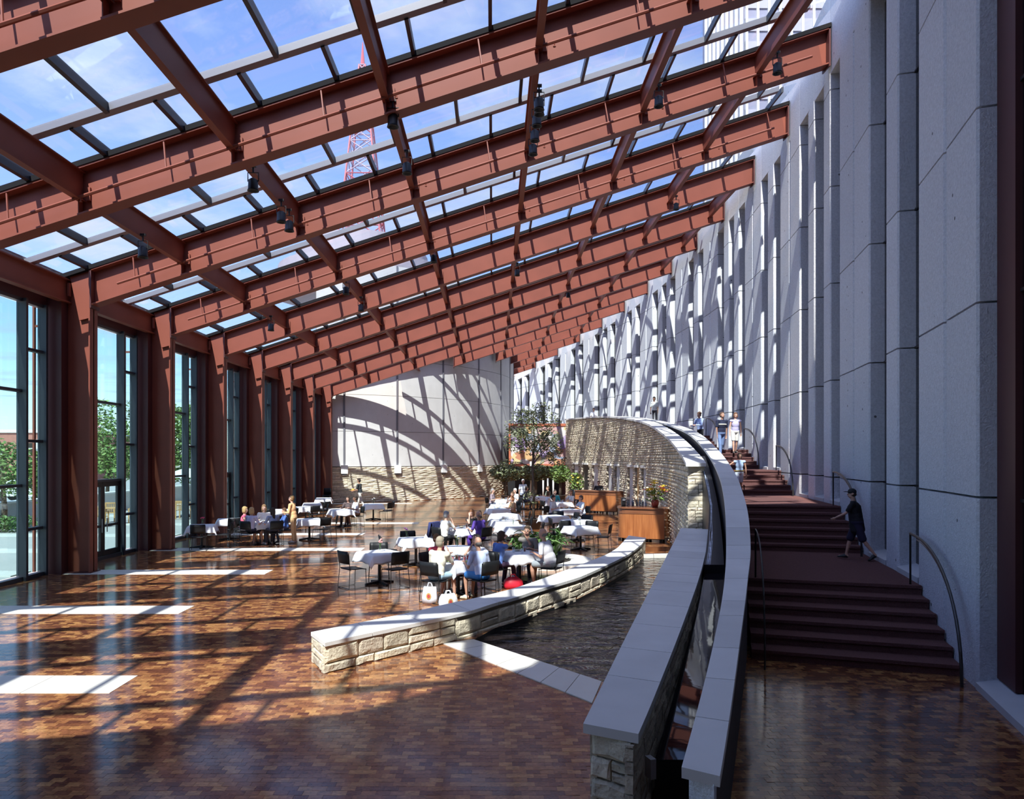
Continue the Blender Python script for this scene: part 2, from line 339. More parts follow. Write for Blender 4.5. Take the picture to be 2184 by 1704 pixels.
def inst(name, mesh, parent, loc=(0, 0, 0), rot=(0, 0, 0), scale=None):
    o = bpy.data.objects.new(name, mesh); COL.objects.link(o); o.parent = parent; o.location = loc; o.rotation_euler = rot
    if scale: o.scale = scale
    return o
def copy_tree(o, parent=None):
    c = o.copy(); COL.objects.link(c)
    if parent is not None: c.parent = parent
    for ch in o.children: copy_tree(ch, c)
    return c
ORD = ['first', 'second', 'third', 'fourth', 'fifth', 'sixth', 'seventh', 'eighth', 'ninth', 'tenth', 'eleventh', 'twelfth', 'thirteenth', 'fourteenth', 'fifteenth', 'sixteenth', 'seventeenth']
# ================================================================== FLOOR, POOL HOLE
BENCH_F = [(-2.31, 9.78), (-1.85, 10.27), (-1.24, 10.88), (-0.89, 11.24), (-0.32, 11.86), (0.04, 12.45), (0.43, 12.95), (0.84, 13.64), (1.33, 14.35), (1.84, 15.09), (2.28, 15.94), (2.76, 16.91), (3.17, 17.77), (3.56, 18.62), (3.96, 19.66), (4.38, 20.82), (4.88, 22.52)]
BENCH_B = [(-2.66, 10.38), (-2.25, 10.8), (-1.85, 11.19), (-1.45, 11.6), (-1.14, 11.94), (-0.84, 12.34), (-0.37, 12.83), (0.13, 13.45), (0.44, 13.88), (0.75, 14.4), (1.09, 15.01), (1.48, 15.75), (1.91, 16.55), (2.35, 17.37), (3.07, 18.8), (3.55, 20.07), (4.46, 23.19)]
W1_L = curve([(4.8, 3.90), (5.57, 3.97), (6.8, 4.04), (10.0, 4.13), (13.0, 4.08), (16.1, 3.86)])   # offsets from the wall circle
W1_R = curve([(4.8, 3.52), (5.4, 3.53), (6.8, 3.54), (9.1, 3.53), (11.9, 3.45), (15.8, 3.26)])
W1_Z = curve([(4.8, .90), (5.5, .91), (6.8, .97), (9.5, 1.06), (12.4, 1.17), (15.9, 1.40)])
def offpt(off, y): r = RR - off; return (RX + math.sqrt(r * r - (y - RY) ** 2), y)
far = (5.6, 21.7)
w1l = [offpt(W1_L(y), y) for y in (9.75, 11, 12.5, 14, 15.7)]
pool = [(-.30, 11.66), (1.46, 9.47)] + [(x + .1, y) for x, y in w1l] + [(5.2, 18.5), (5.75, 21.0), (5.75, 21.7), (4.64, 21.7)] + [(x, y) for x, y in BENCH_F[::-1] if 12 < y < 21.5]
def build_floor():
    ys = np.linspace(-3, 74, 15)
    outer = [(-11.6, -3), (wallX(-3) + .5, -3)] + [(wallX(y) + .3, y) for y in (5, 15, 25, 36, 48, 58, 66)] + [(1.5, 70), (-11.6, 70)]
    tri = tessellate_polygon([[Vector((x, y, 0)) for x, y in outer], [Vector((x, y, 0)) for x, y in pool]])
    P = outer + pool; mb = MB(); fs = []
    for t in tri:
        a, b, c = (P[i] for i in t); fs.append(t if (b[0] - a[0]) * (c[1] - a[1]) - (b[1] - a[1]) * (c[0] - a[0]) > 0 else t[::-1])
    mb.add([(x, y, 0) for x, y in P], fs)
    fl = mb.build('floor', M['wood'], kind='structure', label='glossy reddish brown end grain wood block floor')
    # blocks: nearest 300 as parts, the rest of the near floor as one part
    def ok(x, y):
        if y > 5 and x > -.6:
            if y > 8.6 - 1.37 * (x - 1.18) - .1 and y > 8.4 and x < 2.2: return False
            d = RR - math.hypot(x - RX, y - RY)
            if 2.6 < d < 4.25 and y > 3.8: return False
            if d < .15: return False
        if 8.6 < y < 9.5 and x < -4.7: return False
        return True
    cells = []
    BX, BY = .13, .085
    for r in range(67, 130):
        y0 = r * BY; ym = y0 + BY / 2; off = .5 * (r % 2)
        lim = (-1085 * ym / F_PX, 1150 * ym / F_PX)
        for c in range(int(lim[0] / BX) - 1, int(lim[1] / BX) + 2):
            x0 = (c - off) * BX
            if ok(x0 + BX / 2, ym): cells.append((ym, x0, y0))
    cells.sort(key=lambda q: q[0] + abs(q[1]) * .02)
    base = MB().bb(.0015, BX - .0015, .0015, BY - .0015, -.012, 0).mesh('wood_block', M['wood'])
    for q, x0, y0 in cells[:300]:
        inst('wood_block', base, fl, (x0, y0, .0015 + random.random() * .0018))
    mb = MB()
    for q, x0, y0 in cells[300:]:
        z = .0015 + random.random() * .0018
        mb.add([(x0 + .0015, y0 + .0015, z), (x0 + BX - .0015, y0 + .0015, z), (x0 + BX - .0015, y0 + BY - .0015, z), (x0 + .0015, y0 + BY - .0015, z), (x0 + .0015, y0 + .0015, 0), (x0 + BX - .0015, y0 + .0015, 0), (x0 + BX - .0015, y0 + BY - .0015, 0), (x0 + .0015, y0 + BY - .0015, 0)],
               [(0, 1, 2, 3), (0, 4, 5, 1), (1, 5, 6, 2), (2, 6, 7, 3), (3, 7, 4, 0)])
    mb.build('wood_blocks', M['wood'], fl, kind='stuff')
    return fl
floor = build_floor()

# limestone strips in the floor on the frame lines
for i, (k, xr) in enumerate(((-1, -4.86), (0, -6.0), (1, -5.82), (2, -4.2), (3, -5.0), (4, -3.35), (6, -6.3), (7, -5.2))):
    y = YK(k); st = empty('trim_%d' % (i + 1), (-11, y, 0), kind='structure', label='white limestone strip let into the wood floor, %s from the camera' % ORD[i])
    x = -11.0
    while x < xr - .3:
        w = min(1.25, xr - x); 
        if xr - (x + w) < .3: w = xr - x
        MB().bb(x + .004, x + w - .004, y - .36, y + .36, -.02, .006).build('paving_stone', M['strip'], st, world=True); x += w
# pool sills
def plank_strip(name, a, b, c, d, n, z0, z1, m, label, piece='paving_stone'):
    e = empty(name, (a[0], a[1], 0), kind='structure', label=label); L = lambda p, q, t: (p[0] + (q[0] - p[0]) * t, p[1] + (q[1] - p[1]) * t)
    for i in range(n):
        t0, t1 = (i + .012) / n, (i + .988) / n
        MB().prism([L(a, b, t0), L(a, b, t1), L(d, c, t1), L(d, c, t0)], z0, z1).build(piece, m, e, world=True)
    return e
plank_strip('trim_9', (-.80, 11.40), (1.22, 8.64), (1.46, 9.46), (-.31, 11.65), 7, -.10, .012, M['strip'], 'pale limestone sill across the near end of the pool')
plank_strip('trim_10', (4.5, 21.62), (5.75, 21.62), (5.75, 22.0), (4.6, 22.0), 3, -.10, .02, M['strip'], 'pale limestone sill across the far end of the pool')

# ================================================================== POOL
pw = empty('pool', (2.5, 14, 0), label='dark rippled pool between the low curved bench wall and the shaded wall', category='pool')
MB().add([(x, y, -.07) for x, y in pool], [tuple(t if True else t) for t in tessellate_polygon([[Vector((x, y, 0)) for x, y in pool]])]).build('water', M['water'], pw, world=True)
MB().add([(x, y, -.35) for x, y in pool], [tuple(t) for t in tessellate_polygon([[Vector((x, y, 0)) for x, y in pool]])]).build('pool_floor', M['black'], pw, world=True)
mbp = MB(); n = len(pool)
mbp.add([(x, y, -.35) for x, y in pool] + [(x, y, -.002) for x, y in pool], [(i, (i + 1) % n, n + (i + 1) % n, n + i) for i in range(n)]).build('pool_side', M['black'], pw, world=True)

# ================================================================== STONE MASONRY
def stone_verts(P, u0, u1, v0, v1, depth, bulge, rnd, nu=3, nv=2):
    """one rock faced stone: P(u, v, d) -> point; d outward"""
    g = .007; u0 += g; u1 -= g; v0 += g; v1 -= g; vs = []; fs = []
    for j in range(nv + 1):
        for i in range(nu + 1):
            u = u0 + (u1 - u0) * i / nu; v = v0 + (v1 - v0) * (j / nv if nv != 3 else (0, .16, .84, 1)[j]); u = u if nu < 4 else u0 + (u1 - u0) * ((0, .10, .5, .90, 1)[i] if nu == 4 else i / nu)
            edge = i in (0, nu) or j in (0, nv)
            d = bulge * rnd.uniform(.0, .4) if edge else bulge * rnd.uniform(.65, 1.25)
            if not edge: u += rnd.uniform(-.2, .2) * (u1 - u0) / nu; v += rnd.uniform(-.25, .25) * (v1 - v0) / nv
            vs.append(P(u, v, d))
    W = nu + 1
    for j in range(nv):
        for i in range(nu): fs.append((j * W + i, j * W + i + 1, (j + 1) * W + i + 1, (j + 1) * W + i))
    ring = list(range(W)) + [j * W + nu for j in range(1, nv + 1)] + [nv * W + i for i in range(nu - 1, -1, -1)] + [j * W for j in range(nv - 1, 0, -1)]
    o = len(vs)
    for q in ring:
        i, j = q % W, q // W; vs.append(P(u0 + (u1 - u0) * i / nu, v0 + (v1 - v0) * j / nv, -depth))
    for a in range(len(ring)):
        b = (a + 1) % len(ring); fs.append((ring[a], o + a, o + b, ring[b]))
    return vs, fs
def ashlar(L, hfun, rnd, hs=(.10, .14, .19), wmin=.25, wmax=.6):
    """courses of random stones on a face of length L; hfun(u) = wall height; yields u0,u1,v0,v1"""
    H = max(hfun(L * i / 20) for i in range(21)); v = 0
    while v < H - .02:
        h = rnd.choice(hs)
        if H - (v + h) < .07: h = H - v
        u = 0
        while u < L - 1e-3:
            w = rnd.uniform(wmin, wmax) * (1.25 if h < .13 else 1)
            if L - (u + w) < wmin * .7: w = L - u
            top = min(hfun(u), hfun(min(u + w, L)))
            if v < top - .03:
                t = min(v + h, top)
                if h >= .16 and rnd.random() < .35 and t - v > .14:
                    yield u, u + w, v, v + (t - v) * .5; yield u, u + w, v + (t - v) * .5, t
                else: yield u, u + w, v, t
            u += w
        v += h
def polyface(pts, z0=0, flip=1):
    """P(u,v,d) on a plan polyline; outward = right of travel (flip=1)"""
    pts = [Vector(p) for p in pts]; cum = [0]
    for a, b in zip(pts, pts[1:]): cum.append(cum[-1] + (b - a).length)
    nr = []
    for i in range(len(pts)):
        t = (pts[min(i + 1, len(pts) - 1)] - pts[max(i - 1, 0)]).normalized(); nr.append(Vector((t.y, -t.x)) * flip)
    def P(u, v, d):
        i = 0
        while i < len(cum) - 2 and u > cum[i + 1]: i += 1
        f = (u - cum[i]) / (cum[i + 1] - cum[i]); p = pts[i].lerp(pts[i + 1], f); q = nr[i].lerp(nr[i + 1], f).normalized()
        return (p.x + q.x * d, p.y + q.y * d, z0 + v)
    return P, cum[-1]
def lay(parent, P, stones, depth, bulge, rnd, limit=10 ** 6, name='stone', nu=3, nv=2):
    rest = MB(); n = 0; st = list(stones)
    for s in st:
        vs, fs = stone_verts(P, *s, depth, bulge, rnd, nu, nv)
        if n < limit: MB().add(vs, fs).build(name, M['stone'], parent, world=True); n += 1
        else: rest.add(vs, fs)
    if rest.v: rest.build('stonework', M['stone'], parent, world=True, kind='stuff')
    return n
rs = random.Random(3)

# low curved bench wall
bw = empty('bench_wall', (-2.3, 9.8, 0), label='low curved stone bench wall with pale stone cap between pool and diners', category='wall')
inF, inB = [], []
for (a, b), (c, d) in zip(BENCH_F, BENCH_B):
    v = Vector((c - a, d - b)).normalized(); inF.append((a + v.x * .09, b + v.y * .09)); inB.append((c - v.x * .09, d - v.y * .09))
inF[0] = (inF[0][0] + .09, inF[0][1] + .09); inB[0] = (inB[0][0] + .09, inB[0][1] + .09)
MB().strip(inB, inF, -.2, .385).build('core', M['mortar'], bw, world=True)
facF = [(a + (c - a) * .06, b + (d - b) * .06) for (a, b), (c, d) in zip(BENCH_F, BENCH_B)]
P, L = polyface(facF, 0.0); lay(bw, lambda u, v, d: (P(u, v, d)[0], P(u, v, d)[1], v - (.07 if P(u, v, d)[1] > 11.62 else 0)), ashlar(L, lambda u: .385, rs, (.09, .13, .16, .19), .28, .7), .07, .03, rs, 240, nu=4, nv=3)
e0, e1 = BENCH_B[0], facF[0]
P, L = polyface([(e0[0] + .03, e0[1] + .02), e1]); lay(bw, P, ashlar(L, lambda u: .385, rs, (.1, .14), .3, .7),   .05, .015, rs, nu=4, nv=3)
facB = [(c - (c - a) * .05, d - (d - b) * .05) for (a, b), (c, d) in zip(BENCH_F, BENCH_B)]
P, L = polyface(facB[::-1]); lay(bw, P, ashlar(L, lambda u: .385, rs, (.12, .16), .5, .9), .06, .015, rs, 0)
P, L = polyface([facF[-1], facB[-1]]); lay(bw, P, ashlar(L, lambda u: .385, rs, (.1, .14), .2, .4), .05, .015, rs)
PF, LF = polyface(BENCH_F); PB, LB = polyface(BENCH_B)
t = 0; ci = 0
while t < 1 - 1e-4:
    t1 = min(1, t + rs.uniform(.055, .085)); t1 = 1 if 1 - t1 < .04 else t1; q = [t + .0004 + (t1 - t - .0008) * i / 3 for i in range(4)]
    MB().strip([PB(LB * x, 0, 0)[:2] for x in q], [PF(LF * x, 0, 0)[:2] for x in q], .385, .44).build('cap_stone', M['cap'], bw, world=True); t = t1

# raised wall along the far side of the pool, rising gently
pwall = empty('pool_wall', (*offpt(3.6, 5.0), 0), label='shaded curved stone wall with broad grey cap running up beside the pool', category='wall')
ysw = [5.36 + (15.72 - 5.36) * i / 22 for i in range(23)]
NEAR = (.656, 5.23), (1.045, 5.02)
def w1(side, y, inset=0):
    off = (W1_L(y) - inset) if side == 'L' else (W1_R(y) + inset)
    return offpt(off, y)
coreL = [w1('L', y + .33, .12) for y in ysw]; coreR = [w1('R', y + .12, .10) for y in ysw]
MB().strip(coreL, coreR, -.1, lambda i: W1_Z(ysw[i]) - .07).build('core', M['mortar'], pwall, world=True)
n0, n1 = w1('L', 5.62, .05), w1('R', 5.40, .05)
P, L = polyface([n0, n1]); lay(pwall, P, ashlar(L, lambda u: .83, rs, (.10, .14, .17), .13, .34), .1, .032, rs, nu=4, nv=3)
P, L = polyface([w1('R', y, .04) for y in ysw], 0); lay(pwall, P, ashlar(L, lambda u: W1_Z(5.36 + u * .93) - .085, rs, (.1, .15, .19), .3, .6), .06, .02, rs, 60)
P, L = polyface([w1('L', y + .24, .05) for y in ysw][::-1], 0); lay(pwall, P, ashlar(L, lambda u: .8, rs, (.12, .17), .4, .8), .05, .02, rs, 0)
t = 0.0; cuts = [0, .105, .185, .275, .37, .45, .51, .565, .63, .70, .755, .81, .865, .93, 1.0]
for a, b in zip(cuts, cuts[1:]):
    yy = [5.36 + (15.8 - 5.36) * (a + (b - a) * q / 3) for q in range(4)]; g = .005
    yy[0] += g; yy[-1] -= g
    MB().strip([w1('L', y + .21 + (y - 5.36) * .01, 0) for y in yy], [w1('R', y, 0) for y in yy], lambda i: W1_Z(yy[i]) - .075, lambda i: W1_Z(yy[i])).build('cap_stone', M['cap'], pwall, world=True)
MB().box((*w1('R', 5.72, -.03), .50), (.05, .09, .16), .33).build('outlet_box', cm((.45, .45, .45)), pwall, world=True)

# parapet of the stair (second cap)
C2_Z = curve([(4.2, 1.0), (5.27, 1.1), (7.06, 1.25), (9.37, 1.42), (10.9, 1.62), (12, 1.98), (14.1, 2.40), (16.5, 2.73), (20, 3.20), (24.4, 3.81), (29.9, 4.38), (36, 4.95), (42, 5.42), (52, 5.82)])
C2_R = curve([(4, 2.88), (7, 2.87), (9.4, 2.80), (10.9, 2.72), (14, 2.70), (52, 2.70)])
C2_L = curve([(4, 3.12), (8, 3.10), (12, 3.07), (52, 3.05)])
par = empty('stair_parapet', (*offpt(3, 4.2), 0), label='long parapet with pale sandstone cap curving up the left side of the stair', category='parapet')
def c2(side, y, inset=0): return offpt((C2_L(y) - inset) if side == 'L' else (C2_R(y) + inset), y)
yc = [4.45 + (52 - 4.45) * (i / 60) for i in range(61)]
skew = lambda y: y + .15 * max(0, 1 - (y - 4.45) / 3)
MB().strip([c2('L', skew(y) + .05, .05) for y in yc], [c2('R', y, .05) for y in yc], -.05, lambda i: C2_Z(yc[i]) - .07).build('wall_core', M['parapet_shade'], par, world=True)
MB().strip([c2('L', skew(q), .035) for q in (4.45, 4.6)], [c2('R', q - .03, .035) for q in (4.45, 4.6)], 0, lambda i: C2_Z(4.45) - .065).build('end_block', M['concrete'], par, world=True)
y = 4.40
while y < 51.9:
    st = rs.choice((.55, .7, .95)) * (1 + y * .012); y1 = min(52, y + st); yy = [y + .005 + (y1 - y - .01) * q / 3 for q in range(4)]
    MB().strip([c2('L', q + .13 * max(0, 1 - (q - 4.4) / 3)) for q in yy], [c2('R', q) for q in yy], lambda i: C2_Z(yy[i]) - .07, lambda i: C2_Z(yy[i])).build('cap_stone', M['cap'], par, world=True); y = y1

# rill between the two walls
rill = empty('water_rill', (1.5, 5.7, 0), label='narrow water channel stepping down between the pool wall and the stair parapet', category='channel')
yr = [6.0 + 6.35 * i / 12 for i in range(13)]; rz = lambda y: .42 + (y - 5.75) * .085
A = [w1('R', y, -.02) for y in yr]; B = [c2('L', y, -.02) for y in yr]
MB().strip(A, B, -.05, lambda i: rz(yr[i]) - .02).build('channel_bed', M['black'], rill, world=True)
MB().strip(A, B, lambda i: rz(yr[i]) - .015, lambda i: rz(yr[i])).build('water', M['rill'], rill, world=True)
yr2 = [12.4 + 7.5 * i / 14 for i in range(15)]; rz2 = lambda y: 1.12 + (y - 12.4) * .255
A2 = [offpt(lerp([(12.4, 3.42), (15.7, 3.25)], y), y) for y in yr2]; B2 = [c2('L', y, -.02) for y in yr2]
MB().strip(A2, B2, -.05, lambda i: rz2(yr2[i])).build('cascade_bed', M['black'], rill, world=True)
mixp = lambda p, q, f: (p[0] + (q[0] - p[0]) * f, p[1] + (q[1] - p[1]) * f)
fw = MB(); rw = random.Random(12)
for _ in range(46):
    i0 = rw.randrange(0, 12); i1 = min(14, i0 + rw.randrange(1, 5)); f0 = .22 + rw.gauss(0, .07); n_ = i1 - i0 + 1; wd = rw.uniform(.012, .05)
    wv = [f0 + .02 * math.sin(2.1 * (i0 + q) + f0 * 30) for q in range(n_)]
    fw.strip([mixp(A2[i0 + q], B2[i0 + q], wv[q]) for q in range(n_)], [mixp(A2[i0 + q], B2[i0 + q], wv[q] + wd * (.4 if q in (0, n_ - 1) else 1)) for q in range(n_)], lambda i: rz2(yr2[i0 + i]) - .01, lambda i: rz2(yr2[i0 + i]) + .012)
fw.build('falling_water', M['white_water'], rill, world=True, kind='stuff')

# tall curved stone wall that carries the upper stair
SW_O, SW_I = 3.65, 3.18
SW_Z = curve([(18.5, 2.87), (21.3, 3.18), (25.8, 3.77), (32.3, 4.60), (36, 4.95), (42, 5.42), (51.8, 5.81), (56, 5.9)])
sw = empty('curved_stone_wall', (*offpt(3.4, 18.6), 0), label='tall curved wall of rough pale limestone with slot windows behind the wooden bars', category='wall')
SLOTS = [(32.6, .72, 'white'), (34.4, .55, 'bar'), (36.2, .85, 'white'), (39.6, .75, 'white'), (41.6, .8, 'white'), (45.2, 1.0, 'white'), (47.6, 1.0, 'dark'), (50.0, .9, 'white')]
def in_slot(y0, y1, v0, v1):
    return any(y1 > c - w / 2 and y0 < c + w / 2 and v0 < 2.55 and v1 > .25 for c, w, _ in SLOTS)
ysg = [18.5 + 34 * i / 68 for i in range(69)]
MB().strip([offpt(SW_O - .12, y) for y in ysg], [offpt(SW_I + .04, y) for y in ysg], -.05, lambda i: SW_Z(ysg[i]) - .1).build('core', M['mortar'], sw, world=True)
PO, LO = polyface([offpt(SW_O - .05, y) for y in ysg][::-1], 0)
y_at = lambda u: PO(min(max(u, 0), LO), 0, 0)[1]
st = [q for q in ashlar(LO, lambda u: SW_Z(y_at(u)) - .1, rs, (.09, .12, .15), .22, .55) if not in_slot(y_at(q[1]), y_at(q[0]), q[2], q[3])]
st.sort(key=lambda q: y_at(q[0]))
lay(sw, PO, st, .07, .05, rs, 200, nu=2, nv=2)
pe = [offpt(SW_O - .05, 18.5), offpt(SW_I + .02, 18.35)]
P, L = polyface(pe); lay(sw, P, ashlar(L, lambda u: 2.77, rs, (.09, .13, .17), .16, .36), .08, .018, rs, 80)
y = 18.3
while y < 52.4:
    y1 = min(52.5, y + rs.uniform(1.0, 1.6)); yy = [y + .006 + (y1 - y - .012) * q / 3 for q in range(4)]
    MB().strip([offpt(SW_O + .02, q) for q in yy], [offpt(SW_I - .02, q) for q in yy], lambda i: SW_Z(yy[i]) - .09, lambda i: SW_Z(yy[i])).build('cap_stone', M['cap'], sw, world=True); y = y1
for c, w, kind in SLOTS:
    yy = [c - w / 2 + w * q / 2 for q in range(3)]
    m = {'white': M['concrete_smooth'], 'dark': M['black'], 'bar': M['teak']}[kind]
    MB().strip([offpt(SW_O - .10, q) for q in yy], [offpt(SW_O - .2, q) for q in yy], .25, 2.5).build('slot_panel', m, sw, world=True)
    MB().strip([offpt(SW_O + .03, yy[0] - .15), offpt(SW_O + .03, yy[2] + .15)], [offpt(SW_O - .12, yy[0] - .15), offpt(SW_O - .12, yy[2] + .15)], 2.5, 2.62).build('lintel', M['cap'], sw, world=True)

# ================================================================== CARPETED STAIR
stair = empty('stair', (5.0, 10.4, 0), label='curved maroon carpeted staircase climbing along the concrete wall', category='stair')
r0, r1 = RR - 2.72, RR - .02
def sector(mb, ra, rb, pa, pb, z0, z1, n=2):
    q = [pa + (pb - pa) * i / n for i in range(n + 1)]
    return mb.strip([arc(ra, p)[:2] for p in q], [arc(rb, p)[:2] for p in q], z0, z1)
FL = []                                       # (phi of each riser, z above it)
z = 0; TREAD = .0046
def flight(phi, n, z, rise=.152):
    out = []
    for i in range(n): z += rise; out.append((phi + i * TREAD, z))
    return out, z
starts = [(-.3146, 6, .15), (phiY(16.13, r0), 6, .15), (phiY(22.8, r0), 5, .15), (phiY(27.2, r0), 5, .15), (phiY(33.2, r0), 5, .15), (phiY(40.0, r0), 5, .15)]
LAND = []
for i, (ph, n, rise) in enumerate(starts):
    o, z = flight(ph, n, z, rise); FL += o; LAND.append((ph + (n - 1) * TREAD, z))
FL.append((phiY(74, r0), z))
for i in range(len(FL) - 1):
    (pa, za), pb = FL[i], FL[i + 1][0]; last = pb - pa > .01
    mb = MB(); sector(mb, r0, r1, pa, pb, -.05, za, 8 if last else 1)
    sector(mb, r0, r1, pa - .0003, pa + .0008, za - .045, za + .004, 1)
    mb.build('landing' if last else 'step', M['carpet'], stair, world=True)
def stair_z(phi):
    z = 0
    for p, q in FL[:-1]:
        if phi >= p: z = q
    return z
# ================================================================== CONCRETE WALL ON THE RIGHT
PH = lambda a: a / RR
wr = empty('wall_right', (RX + RR, RY, 0), kind='structure', label='curved wall of ribbed grey concrete piers with dark slot windows')
P_ = []                                        # (arc start, arc end, wide) walking away from the camera
P_ = [(-36.2, -33.7, 1), (-32.6, -31.8, 0), (-30.3, -29.5, 0), (-27.55, -24.77, 1), (-23.5, -22.7, 0), (-21.43, -18.86, 1), (-17.94, -17.26, 0), (-16.26, -15.57, 0)]
for base in (-14.59 + 11.76 * i for i in range(5)):   # wide, narrow, wide, narrow, narrow
    P_ += [(base + u0, base + u1, wd) for u0, u1, wd in ((0, 2.42, 1), (3.3, 4.1, 0), (5.02, 7.42, 1), (8.36, 9.1, 0), (9.92, 10.72, 0))]
P_ = [q for q in P_ if q[0] < 41]
hz = lambda ph: zt(arc(RR, ph)[0]) - 1.18
COURSE = [-.04 + 2.52 * i for i in range(8)]
cb = MB()
for i in range(60):
    pa, pb = PH(-40 + 82 * i / 60), PH(-40 + 82 * (i + 1) / 60); sector(cb, RR + .42, RR + .7, pa, pb, -.1, zt(arc(RR, pa)[0]) + .3, 1)
cb.build('backing', M['black'], wr, world=True)
for idx, (s0, s1, wide) in enumerate(P_):
    pa, pb = PH(s0), PH(s1); zb = stair_z(pa) if pa > -.318 else 0; y0 = arc(RR, pa)[1]
    if y0 < 1: continue
    ta, tb = hz(pa), hz(pb)
    lev = [zb - .02] + [c for c in COURSE if zb + .3 < c < min(ta, tb) - .2] + [None]
    for lo, hi in zip(lev, lev[1:]):
        j = .015; zlo = lo + j
        mb = MB(); z0 = [zlo] * 3; z1 = [hi - j] * 3 if hi else [ta, (ta + tb) / 2, tb]
        c = .035 / RR
        if wide:
            pm = (pa + pb) / 2; gw = .042 / RR
            for qa, qb in ((pa, pm - gw), (pm + gw, pb)):
                zz = (lambda f: hi - j if hi else ta + (tb - ta) * f)
                poly = [arc(RR, qa + c)[:2], arc(RR + .03, qa)[:2], arc(RR + .34, qa)[:2], arc(RR + .34, qb)[:2], arc(RR + .03, qb)[:2], arc(RR, qb - c)[:2]]
                fa, fb = (qa - pa) / (pb - pa), (qb - pa) / (pb - pa)
                mb.prism(poly[::-1], zlo, [zz(f) for f in (fa, fa, fa, fb, fb, fb)][::-1])
            sector(mb, RR + .06, RR + .3, pm - gw, pm + gw, zlo, z1[1], 1)
        else:
            poly = [arc(RR, pa + c)[:2], arc(RR + .03, pa)[:2], arc(RR + .34, pa)[:2], arc(RR + .34, pb)[:2], arc(RR + .03, pb)[:2], arc(RR, pb - c)[:2]]
            mb.prism(poly[::-1], zlo, [z1[0]] * 3 + [z1[2]] * 3 if not hi else hi - j)
        mb.build('concrete_panel', M['concrete'], wr, world=True)
    # header over this pier and the gap beyond it
    nx = PH(P_[idx + 1][0]) if idx + 1 < len(P_) else pb + PH(.9)
    sector(MB(), RR + .01, RR + .42, pa + .0001, nx - .0001, lambda i: hz(pa + (nx - pa) * i / 2) + .012, lambda i: hz(pa + (nx - pa) * i / 2) + 2.2, 2).build('header_panel', M['concrete'], wr, world=True)
    # slot window between this pier and the next
    zs = stair_z(pb) if pb > -.318 else 0; tw = hz(pb)
    sector(MB(), RR + .30, RR + .33, pb, nx, zs + .02, tw, 1).build('window_pane', M['dark_glass'], wr, world=True)
    poly = [arc(RR - .015, pb)[:2], arc(RR - .015, nx)[:2], arc(RR + .33, nx)[:2], arc(RR + .33, pb)[:2]]
    MB().prism(poly, zs - .05, [zs + .09, zs + .09, zs + .17, zs + .17]).build('sill', M['sill'], wr, world=True)
    for c in COURSE[1:]:
        if zs + .5 < c < tw - .3: sector(MB(), RR + .275, RR + .31, pb, nx, c - .02, c + .02, 1).build('transom', M['black'], wr, world=True)
# deep red window frame beside the nearest pier
pn = PH(-27.55)
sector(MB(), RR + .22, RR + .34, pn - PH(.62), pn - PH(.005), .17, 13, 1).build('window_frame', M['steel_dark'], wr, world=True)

# hand rails on the stair
def handrail(r, ptop, zt_, pbot, zb_, label, rad=.022):
    h = empty('handrail', (*arc(r, ptop)[:2], zt_), label=label, category='handrail')
    pt = arc(r, ptop, zt_ + .84); MB().tube([arc(r, ptop, zt_), pt], .016, 6).build('post', M['wire'], h, world=True)
    pts = []
    for i in range(15):
        t = i / 14 * math.pi / 2; pts.append(arc(r, ptop + (pbot - ptop) * math.sin(t) ** .9, zb_ + (zt_ + .84 - zb_) * math.cos(t) ** .9))
    MB().tube(pts, rad, 8).build('rail', cm((.08, .075, .07), .35, metal=.7), h, world=True)
    mid = [tuple(Vector(p) + Vector((0, 0, -.05))) for p in pts[1:-2]]
    MB().tube(mid, .009, 5).build('lower_bar', M['wire'], h, world=True)
rr_ = RR - .16
for i, ((ph, n, rise), (pt, z)) in enumerate(list(zip(starts, LAND))[:5]):
    zb = z - n * rise
    handrail(rr_, pt + .001, z, ph - .006, zb, 'thin dark handrail bowing down beside the concrete piers at the %s flight of the stair' % ORD[i])
handrail(RR - 2.56, LAND[0][0] + .001, LAND[0][1], starts[0][0] - .006, 0, 'thin dark handrail against the parapet side of the lowest flight', .013)

